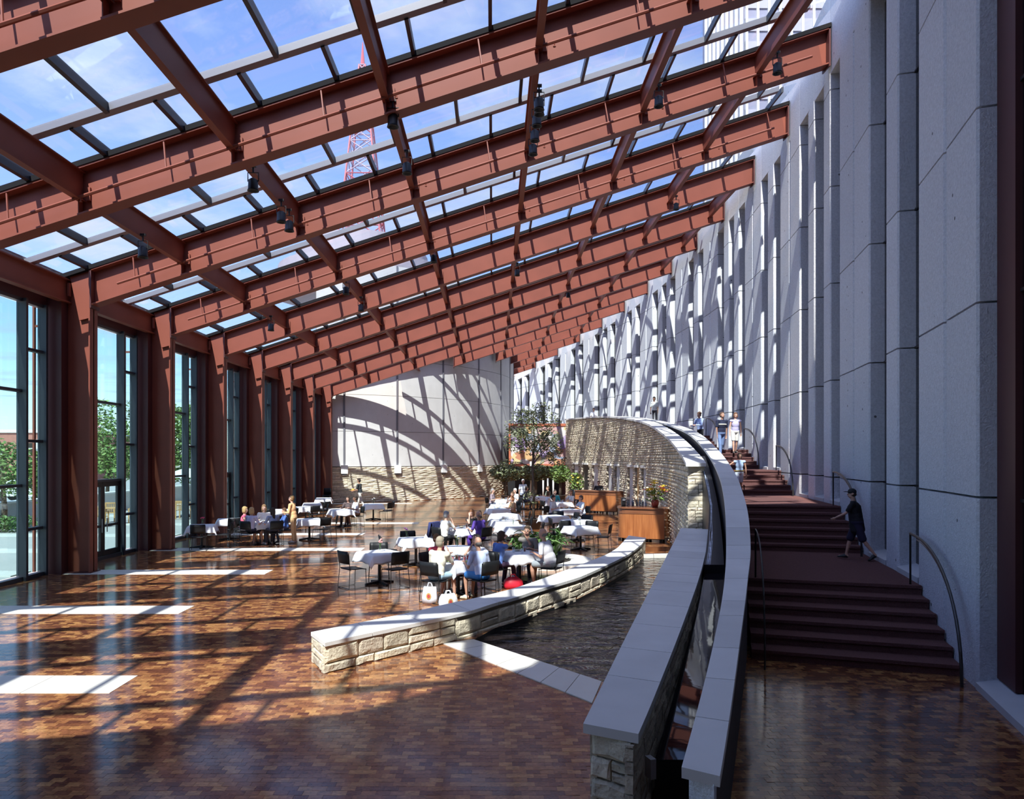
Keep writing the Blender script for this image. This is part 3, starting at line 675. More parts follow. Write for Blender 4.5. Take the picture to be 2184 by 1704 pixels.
# ================================================================== STEEL FRAMES, LEFT WALL
XL = -10.4
def slab(mb, x0, x1, f0, f1, y0, y1, mi=0):
    return mb.hexa([(x0, y0, f0(x0)), (x1, y0, f0(x1)), (x1, y1, f0(x1)), (x0, y1, f0(x0)), (x0, y0, f1(x0)), (x1, y0, f1(x1)), (x1, y1, f1(x1)), (x0, y1, f1(x0))], mi)
def zo(d): return lambda x: zt(x) + d
PX = [-8.04 + 2.98 * i for i in range(8)]
STARTX = {8: -2.77, 9: .25, 10: 1.5, 11: 1.75, 12: 1.4, 13: 1.2}
def far_word(k): return ORD[k + 3] if k + 3 < len(ORD) else str(k)
KS = list(range(-3, 14))
for k in KS:
    y = YK(k); x0 = STARTX.get(k, XL); x1 = wallX(y) - .06
    b = empty('roof_beam', (x0, y, zt(x0)), label='red steel sloping roof beam, %s from the camera end of the hall' % far_word(k), category='beam', group='sloping red roof beams')
    slab(MB(), x0, x1, zo(-.885), zo(-.035), y - .015, y + .015).build('web', M['steel'], b, world=True)
    slab(MB(), x0, x1, zo(-.035), zo(0), y - .20, y + .20).build('flange', M['steel'], b, world=True)
    slab(MB(), x0, x1, zo(-.92), zo(-.885), y - .175, y + .175).build('flange', M['steel'], b, world=True)
    for xe in (x0 + .02, x1 - .02): slab(MB(), xe - .02, xe + .02, zo(-1.0), zo(.04), y - .2, y + .2).build('end_plate', M['steel_dark'], b, world=True)
    if k < 9:
        mb = MB()
        for xp in PX:
            if x0 + .5 < xp < x1 - .4: mb.bb(xp + .09, xp + .17, y - .06, y - .015, zt(xp) - .60, zt(xp) - .34); mb.bb(xp - .008, xp + .008, y - .165, y - .015, zt(xp) - .88, zt(xp) - .04)
        mb.build('cleat_plates', M['steel'], b, world=True, kind='stuff')
    if k in (-1, 0, 1, 2, 12, 13):
        xa = x0 + .6 if k != 1 else -9.66; pz = zo(-.62)
        if k in (12, 13): xa = x0 + .2
        sp = empty('sprinkler_pipe', (xa, y - .24, pz(xa)), label='thin red sprinkler pipe hung along the %s roof beam from the camera end' % far_word(k), category='pipe')
        xb = x1 - .5 if k < 10 else xa + 2.2
        MB().tube([(xa, y - .24, pz(xa)), (xb, y - .24, pz(xb))], .032, 6).build('pipe', M['steel'], sp, world=True)
        x = xa + .45
        while x < xb:
            MB().tube([(x, y - .24, pz(x)), (x - .08, y - .17, zt(x) - .04)], .018, 5).build('hanger', M['steel'], sp, world=True)
            MB().tube([(x + 1.4, y - .24, pz(x + 1.4)), (x + 1.4, y - .24, pz(x + 1.4) - .09)], .014, 5).lathe([(.01, 0), (.03, .01), (.03, .02)], (x + 1.4, y - .24, pz(x + 1.4) - .11), 6).build('sprinkler_head', M['steel'], sp, world=True)
            x += 3.05
    if k <= 7:
        c = empty('column', (XL, y, 0), label='deep red steel column, %s along the glazed left wall from the camera end' % far_word(k), category='column', group='red steel columns')
        slab(MB(), -11.62, XL, lambda x: 0, zo(-.05), y - .02, y + .02).build('web', M['steel'], c, world=True)
        slab(MB(), XL - .035, XL, lambda x: 0, zo(.06), y - .18, y + .18).build('flange', M['steel'], c, world=True)
        slab(MB(), -11.66, -11.62, lambda x: 0, zo(-.2), y - .18, y + .18).build('flange', M['steel'], c, world=True)
        MB().bb(-11.62, -11.05, y - .32, y - .03, 0, 7.4).bb(-11.62, -11.05, y + .03, y + .32, 0, 7.4).build('closure_box', M['steel_dark'], c, world=True)  # same red as the column, its deep shade put into the colour
        vx = [(-10.44, 7.86), (-10.98, 7.72), (-10.93, 7.55), (-10.72, 6.55), (-10.44, 6.62)]
        MB().add([(x, y - .10, z) for x, z in vx] + [(x, y - .03, z) for x, z in vx], [(0, 1, 2, 3, 4), (9, 8, 7, 6, 5)] + [(i, 5 + i, 5 + (i + 1) % 5, (i + 1) % 5) for i in range(5)]).build('knee_bracket', M['steel'], c, world=True)
        mb = MB()
        for i in range(5):
            for dy in (-.1, .1): mb.box((XL + .015, y + dy, 6.98 + i * .19), (.03, .035, .035))
        mb.build('bolts', M['black'], c, world=True, kind='stuff')
        MB().bb(-10.99, -10.93, y - .17, y - .10, zt(-10.96) - .5, zt(-10.96) - .16).build('cleat_plate', M['steel'], c, world=True)
        MB().bb(-12.02, -11.97, y + .03, y + .10, 0, 7.2).bb(-12.0, -11.6, y + .05, y + .08, 3.4, 3.46).bb(-12.0, -11.6, y + .05, y + .08, 6.4, 6.46).build('outer_post', M['steel'], c, world=True)
        MB().bb(-11.75, XL + .05, y - .24, y + .24, -.01, .025).build('base_plate', M['steel_dark'], c, world=True)

# glazed bays of the wall
wn = 0; dn = 0
wl = empty('wall_left', (-11.5, 16, 0), kind='structure', label='glazed left wall in deep red steel')
for k in range(-3, 7):
    y0, y1 = YK(k), YK(k + 1)
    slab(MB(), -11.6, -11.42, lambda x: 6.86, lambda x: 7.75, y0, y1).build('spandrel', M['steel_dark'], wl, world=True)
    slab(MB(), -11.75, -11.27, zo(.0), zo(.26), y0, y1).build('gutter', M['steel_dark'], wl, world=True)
    eb = MB(); eb.bb(-11.06, -11.03, y0 + .02, y1 - .02, 7.03, 7.60); eb.bb(-11.14, -10.95, y0 + .02, y1 - .02, 7.58, 7.61); eb.bb(-11.14, -10.95, y0 + .02, y1 - .02, 7.0, 7.03)
    eb.build('eave_beam', M['steel'], wl, world=True)
    wn += 1; door = k in (1, 3, 5)
    w = empty('window_%d' % wn, (-11.5, y0, 0), kind='structure', label='tall glazed bay in the left wall, %s from the camera end' % ORD[k + 3])
    ms = [y0 + .5, y0 + 1.3, y1 - 1.3, y1 - .5]
    for m_, dpt in zip(ms, (.24, .24, .24, .22)): MB().bb(-11.52, -11.52 + dpt, m_ - .04, m_ + .04, 0, 6.86).build('mullion', M['mullion'], w, world=True)
    MB().bb(-11.54, -11.38, ms[0], ms[3], 6.78, 6.86).build('head', M['mullion'], w, world=True)
    MB().bb(-11.54, -11.36, ms[0], ms[3], -.01, .10).build('sill', M['mullion'], w, world=True)
    for a_, b_, tz in ((ms[0], ms[1], (1.22, 3.4, 5.66)), (ms[1], ms[2], (2.31, 4.61)), (ms[2], ms[3], (1.22, 3.4, 5.66))):
        zz = [.10] + list(tz) + [6.78]
        for q in tz: MB().bb(-11.53, -11.38, a_ + .04, b_ - .04, q - .035, q + .035).build('transom', M['mullion'], w, world=True)
        for qa, qb in zip(zz, zz[1:]):
            if door and len(tz) == 2 and qa == .10: continue
            MB().bb(-11.475, -11.46, a_ + .04, b_ - .04, qa + .035, qb - .035).build('pane', M['window_glass'], w, world=True)
    if door:
        dn += 1; d = empty('door_%d' % dn, (-11.46, ms[1], 0), kind='structure', label='pair of dark framed glass doors to the plaza in the %s glazed bay' % ORD[k + 3])
        mid = (ms[1] + ms[2]) / 2
        for a_, b_ in ((ms[1] + .05, mid - .01), (mid + .01, ms[2] - .05)):
            for q in (a_ + .05, b_ - .05): MB().bb(-11.49, -11.42, q - .055, q + .055, .02, 2.27).build('stile', M['black'], d, world=True)
            for q, h in ((.14, .24), (.98, .07), (2.20, .14)): MB().bb(-11.49, -11.42, a_ + .10, b_ - .10, q - h / 2, q + h / 2).build('rail', M['black'], d, world=True)
            MB().bb(-11.46, -11.45, a_ + .1, b_ - .1, .26, 2.13).build('pane', M['window_glass'], d, world=True)
            MB().tube([(-11.36, b_ - .12 if a_ < mid - .5 else a_ + .12, 1.2), (-11.36, b_ - .12 if a_ < mid - .5 else a_ + .12, .8)], .014, 6).build('pull_handle', M['alum'], d, world=True)
# closing panel between the last column and the rotunda
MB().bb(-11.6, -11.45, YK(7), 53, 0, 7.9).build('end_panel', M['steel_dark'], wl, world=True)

# ================================================================== GLASS ROOF
mi_ = 0
BARS = (1.05, 3.2)
for k in KS[:-1]:
    y0, y1 = YK(k), YK(k + 1); xa = -11.26 if k < 7 else (-6.5 if k == 7 else STARTX[k] - .1)
    xe = min(wallX(y0), wallX(y1)) - .05
    sk = empty('skylight_bay', (xa, y0, zt(xa)), label='glazed roof bay just beyond the %s red beam from the camera end' % far_word(k), category='skylight', group='glazed roof bays')
    G = zo(.17)
    for xp in PX:
        if xa + .4 < xp < xe - .3:
            mb = MB(); q = zt(xp)
            mb.bb(xp - .011, xp + .011, y0 + .02, y1 - .02, q - .60, q - .05); mb.bb(xp - .07, xp + .07, y0 + .02, y1 - .02, q - .065, q - .045); mb.bb(xp - .07, xp + .07, y0 + .02, y1 - .02, q - .62, q - .60)
            mb.build('purlin', M['steel'], sk, world=True)
    for bo in BARS:
        yb = y0 + bo; xb = min(xe, wallX(yb) - .05); slab(MB(), xa, xb, zo(.06), zo(.20), yb - .09, yb + .09).build('glazing_bar', M['alum'], sk, world=True)
    slab(MB(), xa, min(xe, wallX(y0) - .05), zo(.002), zo(.11), y0 - .22, y0 + .22).build('roof_curb', M['curb'], sk, world=True)
    rows = [(y0 + .04, y0 + 1.0, 0), (y0 + 1.1, y0 + 3.15, 1), (y0 + 3.25, y1 - .04, 0)]
    for ra, rb, big in rows:
        xs = [xa] + [q for q in ((-11.26 if big else -10.47) + 1.49 * i for i in range(16)) if xa + .2 < q]
        lim = min(wallX(ra), wallX(rb)) - .05; xs = [q for q in xs if q < lim - .2] + [lim]
        for a_, b_ in zip(xs, xs[1:]):
            slab(MB(), a_ + .03, b_ - .03, zo(.165), zo(.18), ra, rb).build('pane', M['roof_glass'], sk, world=True)
        for q in xs[1:-1]:
            slab(MB(), q - .035, q + .035, zo(.03), zo(.2), ra, rb).build('mullion', M['mullion'], sk, world=True)
# solid roof behind the first frame, back wall behind the camera
slab(MB(), -11.6, wallX(-1) + 1, zo(-.1), zo(.3), -3, YK(-3) - .1).build('ceiling', M['steel_dark'], kind='structure', label='solid roof edge above the camera')
wb = MB(); wb.add([(-11.6, -3, 0), (wallX(-3) + .8, -3, 0), (wallX(-3) + .8, -3, zt(wallX(-3))), (-11.6, -3, zt(-11.6)), (-11.6, -3.3, 0), (wallX(-3) + .8, -3.3, 0), (wallX(-3) + .8, -3.3, zt(wallX(-3))), (-11.6, -3.3, zt(-11.6))], MB.HEX)
wb.build('wall_back', M['steel_dark'], kind='structure', label='dark red wall behind the camera')  # kept dark so it bounces little light onto the columns
# unseen block added behind the camera, outline shaped to shade the near right hall
prof = [(-3.7, 10.5), (-1.8, 13.0), (-.9, 18.5), (.1, 25.2), (26, 25.2), (26, 20.5), (9, 15.2)]
n = len(prof); mb = MB(); mb.add([(x, .15, z) for x, z in prof] + [(x, -24, z) for x, z in prof], [tuple(range(n))[::-1], tuple(range(n, 2 * n))] + [(i, (i + 1) % n, n + (i + 1) % n, n + i) for i in range(n)])
mb.build('unseen_shade_block', M['concrete_smooth'], label='unseen block added behind the glass hall, shaped to shade its near right part', category='building')

# ================================================================== ROTUNDA
def rpt(r, a, z=0): return (TX + r * math.sin(a), TY - r * math.cos(a), z)
ro = empty('rotunda', (TX, TY, 0), label='round drum of pale concrete panels on a rough stone base at the far end', category='rotunda')
cut = [rot_hit(p) for p in (734, 847, 945, 1021, 1068)]
a_first = math.asin((-11.55 - TX) / TR)
cuts = [a_first] + cut + [cut[4] + .16, cut[4] + .36, cut[4] + .6]
def rsec(mb, ra, rb, a0, a1, z0, z1, n=4):
    q = [a0 + (a1 - a0) * i / n for i in range(n + 1)]
    return mb.strip([rpt(rb, a)[:2] for a in q], [rpt(ra, a)[:2] for a in q], z0, z1) if ra > rb else mb.strip([rpt(ra, a)[:2] for a in q], [rpt(rb, a)[:2] for a in q], z0, z1)
rsec(MB(), TR - .3, TR - .5, cuts[0], cuts[-1], 0, 15.9, 32).build('drum', M['mortar'], ro, world=True)
for a0, a1 in zip(cuts, cuts[1:]):
    for z0, z1 in zip((2.37, 4.72, 7.16, 9.6, 12.05), (4.72, 7.16, 9.6, 12.05, 16.0)):
        rsec(MB(), TR, TR - .3, a0 + .0025, a1 - .0025, z0 + .012, z1 - .012, 6).build('concrete_panel', M['concrete_smooth'], ro, world=True)
for a0 in cuts[1:-1]: rsec(MB(), TR + .05, TR - .2, a0 - .0035, a0 + .0035, 2.37, 16.0, 1).build('joint_strip', M['alum'], ro, world=True)
def PR(u, v, d): return (TX + (TR + .02 + d) * math.sin(cuts[0] + u / TR), TY - (TR + .02 + d) * math.cos(cuts[0] + u / TR), v)
LR = (cuts[-1] - cuts[0]) * TR
lay(ro, PR, ashlar(LR, lambda u: 2.34, rs, (.08, .11, .14), .4, 1.1), .3, .05, rs, 250, nu=2, nv=2)
rsec(MB(), TR - .06, TR - .3, cuts[0], cuts[-1], 0, 2.36, 30).build('base_core', M['mortar'], ro, world=True)
ring = MB()
for i in range(24):
    a0, a1 = cuts[0] + (cuts[-1] - cuts[0]) * i / 24, cuts[0] + (cuts[-1] - cuts[0]) * (i + 1) / 24
    p = [rpt(TR - .3, a0)[:2], rpt(TR + .55, a0)[:2], rpt(TR + .55, a1)[:2], rpt(TR - .3, a1)[:2]]
    ring.prism(p, [zt(q[0]) + .03 for q in p], [zt(q[0]) + .26 for q in p])
ring.build('roof_collar', M['steel_dark'], ro, world=True)
for i, a0 in enumerate(cuts[1:-3]):
    s = empty('wall_sconce', rpt(TR + .05, a0, 1.85), a0, label='white tapered wall light on the stone base of the rotunda, %s from the left' % ORD[i], category='wall light')
    MB().prism([(-.22, -.16), (.22, -.16), (.22, .04), (-.22, .04)], .06, .62).build('shade', M['white'], s)
    MB().prism([(-.15, -.10), (.15, -.10), (.15, .04), (-.15, .04)], -.05, .06).build('bracket', M['alum'], s)
for i, (r, za, zb) in enumerate(((7.6, 16.6, 17.6), (6.4, 17.6, 18.8), (5.0, 18.8, 20.0), (3.6, 20.0, 21.2))):
    MB().lathe([(r, za), (r + .5, za + .15), (r + .5, zb - .15), (r - .2, zb)], (-11.0, 60.2, 0), 40).build('roof_disc', cm((.36, .33, .37), .7), ro, world=True)
TX, TY = -11.0, 60.2
tw = empty('radio_tower', (TX, TY, 21.2), label='slender red and white lattice radio mast seen through the glass roof', category='tower')
H_ = 36.2 - 21.2; wb_ = 1.75; wt_ = .25
cor = lambda i, z: (TX + (1 if i in (1, 2) else -1) * (wb_ + (wt_ - wb_) * (z - 21.2) / H_), TY + (1 if i > 1 else -1) * (wb_ + (wt_ - wb_) * (z - 21.2) / H_), z)
for i in range(4): MB().tube([cor(i, 21.2), cor(i, 36.2)], .085, 5).build('leg', M['tower'], tw, world=True)
zz = [21.2]
while zz[-1] < 35.8: zz.append(min(36.2, zz[-1] + max(.8, 2.0 * (1 - (zz[-1] - 21.2) / H_ * .7))))
for s_, (za, zb) in enumerate(zip(zz, zz[1:])):
    mb = MB()
    for i in range(4):
        j = (i + 1) % 4; mb.tube([cor(i, za), cor(j, zb)], .05, 4, caps=False); mb.tube([cor(j, za), cor(i, zb)], .05, 4, caps=False); mb.tube([cor(i, zb), cor(j, zb)], .05, 4, caps=False)
    mb.build('brace_panel', M['tower'] if (s_ // 3) % 2 == 0 else M['tower_white'], tw, world=True)
MB().tube([(TX, TY, 36.0), (TX, TY, 38.2)], [.22, .03], 6).build('spire', M['tower'], tw, world=True)
# ================================================================== FURNITURE
def make_chair():
    c = empty('stacking_chair')
    mb = MB(); vs = []; nx, ny = 4, 4
    for j in range(ny + 1):
        for i in range(nx + 1):
            x = -.225 + .45 * i / nx; y = -.2 + .42 * j / ny; vs.append((x, y, .455 - .02 * math.cos(x * 6) + (.012 if j == 0 else 0) - (.02 if j == ny else 0)))
    m = len(vs); vs += [(x, y, z - .018) for x, y, z in vs]; W = nx + 1
    fs = [(j * W + i, j * W + i + 1, (j + 1) * W + i + 1, (j + 1) * W + i) for j in range(ny) for i in range(nx)]; fs += [tuple(m + q for q in f[::-1]) for f in fs]
    bd = list(range(W)) + [j * W + nx for j in range(1, ny + 1)] + [ny * W + i for i in range(nx - 1, -1, -1)] + [j * W for j in range(ny - 1, 0, -1)]
    fs += [(bd[(q + 1) % len(bd)], bd[q], m + bd[q], m + bd[(q + 1) % len(bd)]) for q in range(len(bd))]
    mb.add(vs, fs).build('seat', M['chair'], c, True)
    vs = []; fs = []
    for j in range(4):
        for i in range(6):
            x = -.23 + .46 * i / 5; z = .57 + .29 * j / 3; vs.append((x * (1 - .04 * (j == 3)), -.215 - .05 * j / 3 - .035 * math.cos(x * 6.5), z))
    m = len(vs); vs += [(x, y - .02, z) for x, y, z in vs]
    fs = [(j * 6 + i, (j + 1) * 6 + i, (j + 1) * 6 + i + 1, j * 6 + i + 1) for j in range(3) for i in range(5)]; fs += [tuple(m + q for q in f[::-1]) for f in fs]
    bd = list(range(6)) + [j * 6 + 5 for j in range(1, 4)] + [18 + i for i in range(4, -1, -1)] + [j * 6 for j in range(2, 0, -1)]
    fs += [(bd[q], bd[(q + 1) % len(bd)], m + bd[(q + 1) % len(bd)], m + bd[q]) for q in range(len(bd))]
    MB().add(vs, fs).build('backrest', M['chair'], c, True)
    for s_ in (-1, 1):
        MB().tube([(s_ * .22, -.245, .83), (s_ * .225, -.215, .46), (s_ * .25, -.25, .012), (s_ * .25, .2, .012), (s_ * .225, .2, .44)], .009, 5).build('side_frame', M['wire'], c)
    MB().tube([(-.225, .18, .43), (.225, .18, .43)], .008, 5).tube([(-.225, -.18, .43), (.225, -.18, .43)], .008, 5).build('seat_rail', M['wire'], c)
    MB().tube([(-.25, -.245, .014), (.25, -.245, .014)], .008, 5).build('stretcher', M['wire'], c)
    return c
def make_table(round_=False):
    t = empty('bistro_table')
    if round_: MB().lathe([(.44, .715), (.45, .72), (.45, .738), (.44, .742)], (0, 0, 0), 24).build('tabletop', M['chair'], t)
    else: MB().bb(-.4, .4, -.4, .4, .716, .742).build('tabletop', M['chair'], t)
    MB().lathe([(.06, .05), (.04, .09), (.036, .6), (.05, .68), (.12, .716)], (0, 0, 0), 10).build('column', M['black'], t)
    for i in range(4):
        ca, sa = (1, 0, -1, 0)[i], (0, 1, 0, -1)[i]
        pr = [(.03, .02, .075), (.36, .0, .035)]
        p = lambda r, w, z: (r * ca - w * sa, r * sa + w * ca, z)
        MB().hexa([p(.02, -.04, .015), p(.37, -.03, .0), p(.37, .03, .0), p(.02, .04, .015), p(.02, -.04, .085), p(.37, -.03, .035), p(.37, .03, .035), p(.02, .04, .085)]).build('foot', M['black'], t)
    return t
def cloth_mesh(seed, half=.64, top=.41, rnd_=False):
    r = random.Random(seed); N = 26; ph = [r.uniform(0, 6) for _ in range(6)]; vs = []
    for j in range(N + 1):
        for i in range(N + 1):
            u = -half + 2 * half * i / N; v = -half + 2 * half * j / N
            if rnd_:
                q = math.hypot(u, v); mx = max(abs(u), abs(v)) or 1e-9; rr = mx; u, v = (u / q * rr, v / q * rr) if q > 1e-6 else (0, 0)
                a = math.atan2(v, u); q = rr
                if q > .46: d = q - .46; k = .46 + d * (.16 + .14 * math.sin(a * 11 + ph[0])); x, y, z = math.cos(a) * k, math.sin(a) * k, .752 - d * .97
                else: x, y, z = u, v, .752
            else:
                dx, dy = max(abs(u) - top, 0), max(abs(v) - top, 0); d = math.hypot(dx, dy)
                w = .05 * math.sin(v * 9 + ph[0]) if dx > dy else .05 * math.sin(u * 9 + ph[1])
                k = .20 + (w * 2.6 if d > 0 else 0)
                if dx and dy: k += .16
                x = math.copysign(min(abs(u), top) + dx * k, u); y = math.copysign(min(abs(v), top) + dy * k, v)
                z = .752 - d * .96 + (.0025 * math.sin(u * 23 + ph[2]) * math.sin(v * 19 + ph[3]) if d == 0 else .012 * math.sin((u + v) * 14 + ph[4]))
            vs.append((x, y, z))
    fs = [(j * (N + 1) + i, j * (N + 1) + i + 1, (j + 1) * (N + 1) + i + 1, (j + 1) * (N + 1) + i) for j in range(N) for i in range(N)]
    return vs, fs
CH0 = None; TB0 = None; TBR = None; CLM = {}
def chair(x, y, yaw, label, z=0, group='black wire chairs at the tables'):
    global CH0
    o = CH0 if CH0 is None else None
    if CH0 is None: CH0 = o = make_chair()
    else: o = copy_tree(CH0)
    o.location = (x, y, z); o.rotation_euler = (0, 0, math.radians(yaw)); return tag(o, label, 'chair', group)
def table(x, y, rot, desc, seed, round_=False, half=.64):
    global TB0, TBR
    if round_: t = TBR = make_table(True)
    elif TB0 is None: t = TB0 = make_table()
    else: t = copy_tree(TB0)
    t.location = (x, y, 0); t.rotation_euler = (0, 0, math.radians(rot)); tag(t, 'black pedestal table under the cloth, ' + desc, 'table', 'black pedestal dining tables')
    vs, fs = cloth_mesh(seed, half, rnd_=round_); me = MB().add(vs, fs).mesh('tablecloth', M['cloth'], True)
    c = bpy.data.objects.new('tablecloth', me); COL.objects.link(c); c.location = (x, y, 0); c.rotation_euler = (0, 0, math.radians(rot))
    md = c.modifiers.new('thickness', 'SOLIDIFY'); md.thickness = .004
    tag(c, 'white tablecloth on the table ' + desc, 'tablecloth', 'white tablecloths'); return t
def rotp(x, y, dx, dy): return x + dx, y + dy
# small things on the tables
def vase(x, y, z, desc, flower=(.7, .12, .12), n=4, h=.16):
    v = empty('flower_vase', (x, y, z), label='small vase with ' + desc, category='vase', group='bud vases on the tables')
    MB().lathe([(.03, 0), (.042, .03), (.03, .09), (.022, .12), (.028, .13)], (0, 0, 0), 10).build('glass', M['clear'], v, True)
    r = random.Random(int(x * 100))
    for i in range(n):
        a = r.uniform(0, 6.3); d = r.uniform(.02, .09); p = (d * math.cos(a), d * math.sin(a), .12 + h * r.uniform(.6, 1))
        sm_ = MB().tube([(0, 0, .02), (p[0] * .4, p[1] * .4, .12), p], .004, 4).build('stem', M['leaf'], v)
        MB().ell(p, (.028, .028, .022), 8, 5).build('flower', cm(flower), sm_, True)
    return v
def tumbler(x, y, z, label, col=None, h=.12):
    g = empty('tumbler', (x, y, z), label=label, category='glass', group='drinks on the tables')
    MB().lathe([(.028, 0), (.036, h), (.033, h), (.026, .008)], (0, 0, 0), 10).build('glass', M['clear'], g, True)
    if col: MB().lathe([(.025, .008), (.031, h * .75)], (0, 0, 0), 10).build('drink', cm(col, .2), g, True)
def plate(x, y, z, label, food=None):
    p = empty('plate', (x, y, z), label=label, category='plate', group='plates on the tables')
    MB().lathe([(.06, 0), (.12, .016), (.122, .02), (.07, .008)], (0, 0, 0), 16).build('dish', M['white'], p, True)
    if food: MB().ell((0, 0, .02), (.06, .05, .025), 8, 5).build('food', cm(food), p, True)
def napkin(x, y, z, label):
    MBn = MB(); MBn.add([(-.06, -.05, 0), (.06, -.05, 0), (.06, .05, 0), (-.06, .05, 0), (0, -.02, .13), (0, .02, .13)], [(3, 2, 1, 0), (0, 1, 4), (2, 3, 5), (1, 2, 5, 4), (3, 0, 4, 5)])
    o = MBn.build('napkin', M['cloth']); o.location = (x, y, z); tag(o, label, 'napkin', 'folded napkins')
TZ = .756
D = {'T1': 'nearest the free end of the bench wall', 'T2': 'left of the party of four', 'T3': 'of the purple shirted diner', 'T4': 'round, just behind the party of four', 'T5': 'of the four diners with red drinks', 'T6': 'beside the round planter', 'M1': 'nearest in the middle row', 'M2': 'second in the middle row', 'M3': 'third in the middle row', 'M4': 'fourth in the middle row', 'M5': 'fifth in the middle row', 'M6': 'farthest in the middle row', 'R1': 'nearest in the row by the bars', 'R2': 'second in the row by the bars', 'R3': 'third in the row by the bars', 'R4': 'fourth in the row by the bars', 'R5': 'fifth in the row by the bars', 'R6': 'farthest in the row by the bars', 'L1': 'with the red carnation by the windows', 'L2': 'behind the window party', 'L3': 'of the window party', 'L4': 'right of the standing peach figure', 'L5': 'empty beyond the window party', 'L6': 'second along the far left columns', 'L7': 'third along the far left columns', 'L8': 'farthest left, by the stacked chairs', 'C1': 'of the white shirted diner by the rotunda', 'C2': 'empty near the rotunda'}
TB = {'T1': (-2.68, 16.85, 38), 'T2': (-2.12, 19.68, 22), 'T3': (-0.93, 22.4, 35), 'T4': (-0.88, 17.73, 0), 'T5': (-0.74, 15.4, 40), 'T6': (0.65, 16.77, 35), 'M1': (0.69, 23.32, 30), 'M2': (0.42, 25.22, 15), 'M3': (0.5, 28.13, 35), 'M4': (0.25, 30.95, 20), 'M5': (0.47, 33.71, 30), 'M6': (0.64, 37.41, 10), 'R1': (2.86, 23.0, 25), 'R2': (3.02, 25.4, 40), 'R3': (2.36, 27.23, 30), 'R4': (3.24, 30.67, 20), 'R5': (3.42, 35.46, 35), 'R6': (2.57, 40.53, 10), 'L1': (-9.61, 23.48, 15), 'L2': (-9.55, 25.79, 20), 'L3': (-7.91, 24.67, 35), 'L4': (-6.65, 25.79, 20), 'L5': (-9.08, 30.4, 10), 'L6': (-8.45, 32.12, 30), 'L7': (-8.82, 34.74, 15), 'L8': (-9.31, 39.13, 10), 'C1': (-6.49, 30.4, 30), 'C2': (-5.71, 34.04, 20)}
for i, (k, (x, y, r)) in enumerate(TB.items()): table(x, y, r, D[k], i, k == 'T4', .62 if k == 'T4' else (.66 if k[0] in 'MRC' else .64))
def at(k, ang, d=.72):                        # chair spot around a table: ang measured from +X
    x, y, _ = TB[k]; a = math.radians(ang); return x + d * math.cos(a), y + d * math.sin(a), ang + 90
SIDE = lambda a: ('right', 'far right', 'far', 'far left', 'left', 'near left', 'near', 'near right')[int(((a % 360) + 22.5) // 45) % 8]
def seat(k, ang, d=.72, turn=0):
    x, y, w = at(k, ang, d); chair(x, y, w + turn, 'black wire chair, %s side, table %s' % (SIDE(ang), D[k])); return x, y, w + turn
for k, angs in {'T1': (222, -52, 100), 'T2': (195, 110, -40), 'T3': (150,), 'M1': (0, 180), 'M2': (5, 185), 'M3': (-5, 175), 'R1': (-20, 115, 60), 'R2': (60, 190), 'R3': (75, 20), 'L1': (-75, 5), 'L2': (-60,), 'L4': (-40, 15), 'L5': (-40, -100), 'L6': (-50, 20), 'L7': (-30,), 'C2': (-25, 20)}.items():
    for a_ in angs: seat(k, a_, .72)
for i, dz in enumerate((0, .09, .18, .27)): chair(-9.95, 42.6, 180, 'black chair in the stack by the last column, %s from the floor' % ORD[i], dz, 'stacked chairs at the rotunda')
for k, fl in (('T1', (.75, .35, .32)), ('T2', (.35, .12, .3)), ('T4', (.75, .7, .3)), ('L1', (.75, .08, .16)), ('L4', (.8, .8, .78)), ('C2', (.8, .8, .8)), ('R1', (.8, .8, .7)), ('M1', (.7, .6, .5))):
    x, y, _ = TB[k]; vase(x + (.0 if k != 'T2' else -.25), y + .05, TZ, {'T1': 'coral flowers ', 'T2': 'a dark twig ', 'T4': 'pale yellow blooms ', 'L1': 'a red carnation ', 'L4': 'white flowers ', 'C2': 'white flowers ', 'R1': 'cream flowers ', 'M1': 'faded flowers '}[k] + 'on the table ' + D[k], fl, 6 if k == 'T1' else 4)
napkin(TB['T2'][0] + .28, TB['T2'][1] - .05, TZ, 'folded white napkin on the empty table left of the group of four')
for i, (dx, dy) in enumerate(((-.12, -.1), (.02, .05), (.14, -.08), (-.05, .22), (.2, .14), (-.25, .1))):
    tumbler(TB['T5'][0] + dx, TB['T5'][1] + dy, TZ, 'glass with a red drink, %s on the table of four diners' % ORD[i], (.55, .05, .05) if i != 3 else (.4, .2, .08))
for i, (dx, dy) in enumerate(((-.2, -.22), (.22, -.25), (-.02, .3))): plate(TB['T5'][0] + dx, TB['T5'][1] + dy, TZ, 'white plate of food, %s on the table of four diners' % ORD[i], (.35, .4, .12))
for k in ('T3', 'L3', 'R4', 'R5', 'M4', 'M5', 'T6', 'R2', 'M2', 'M6'):
    x, y, _ = TB[k]
    for i, (dx, dy) in enumerate(((-.15, -.05), (.12, .1), (.05, -.2))): tumbler(x + dx, y + dy, TZ, 'water glass, %s on table %s' % (ORD[i], D[k]), (.35, .12, .05) if (i == 1 and k in 'T3T6') else None)
    plate(x - .05, y + .24, TZ, 'white plate on table ' + D[k], (.5, .45, .3))

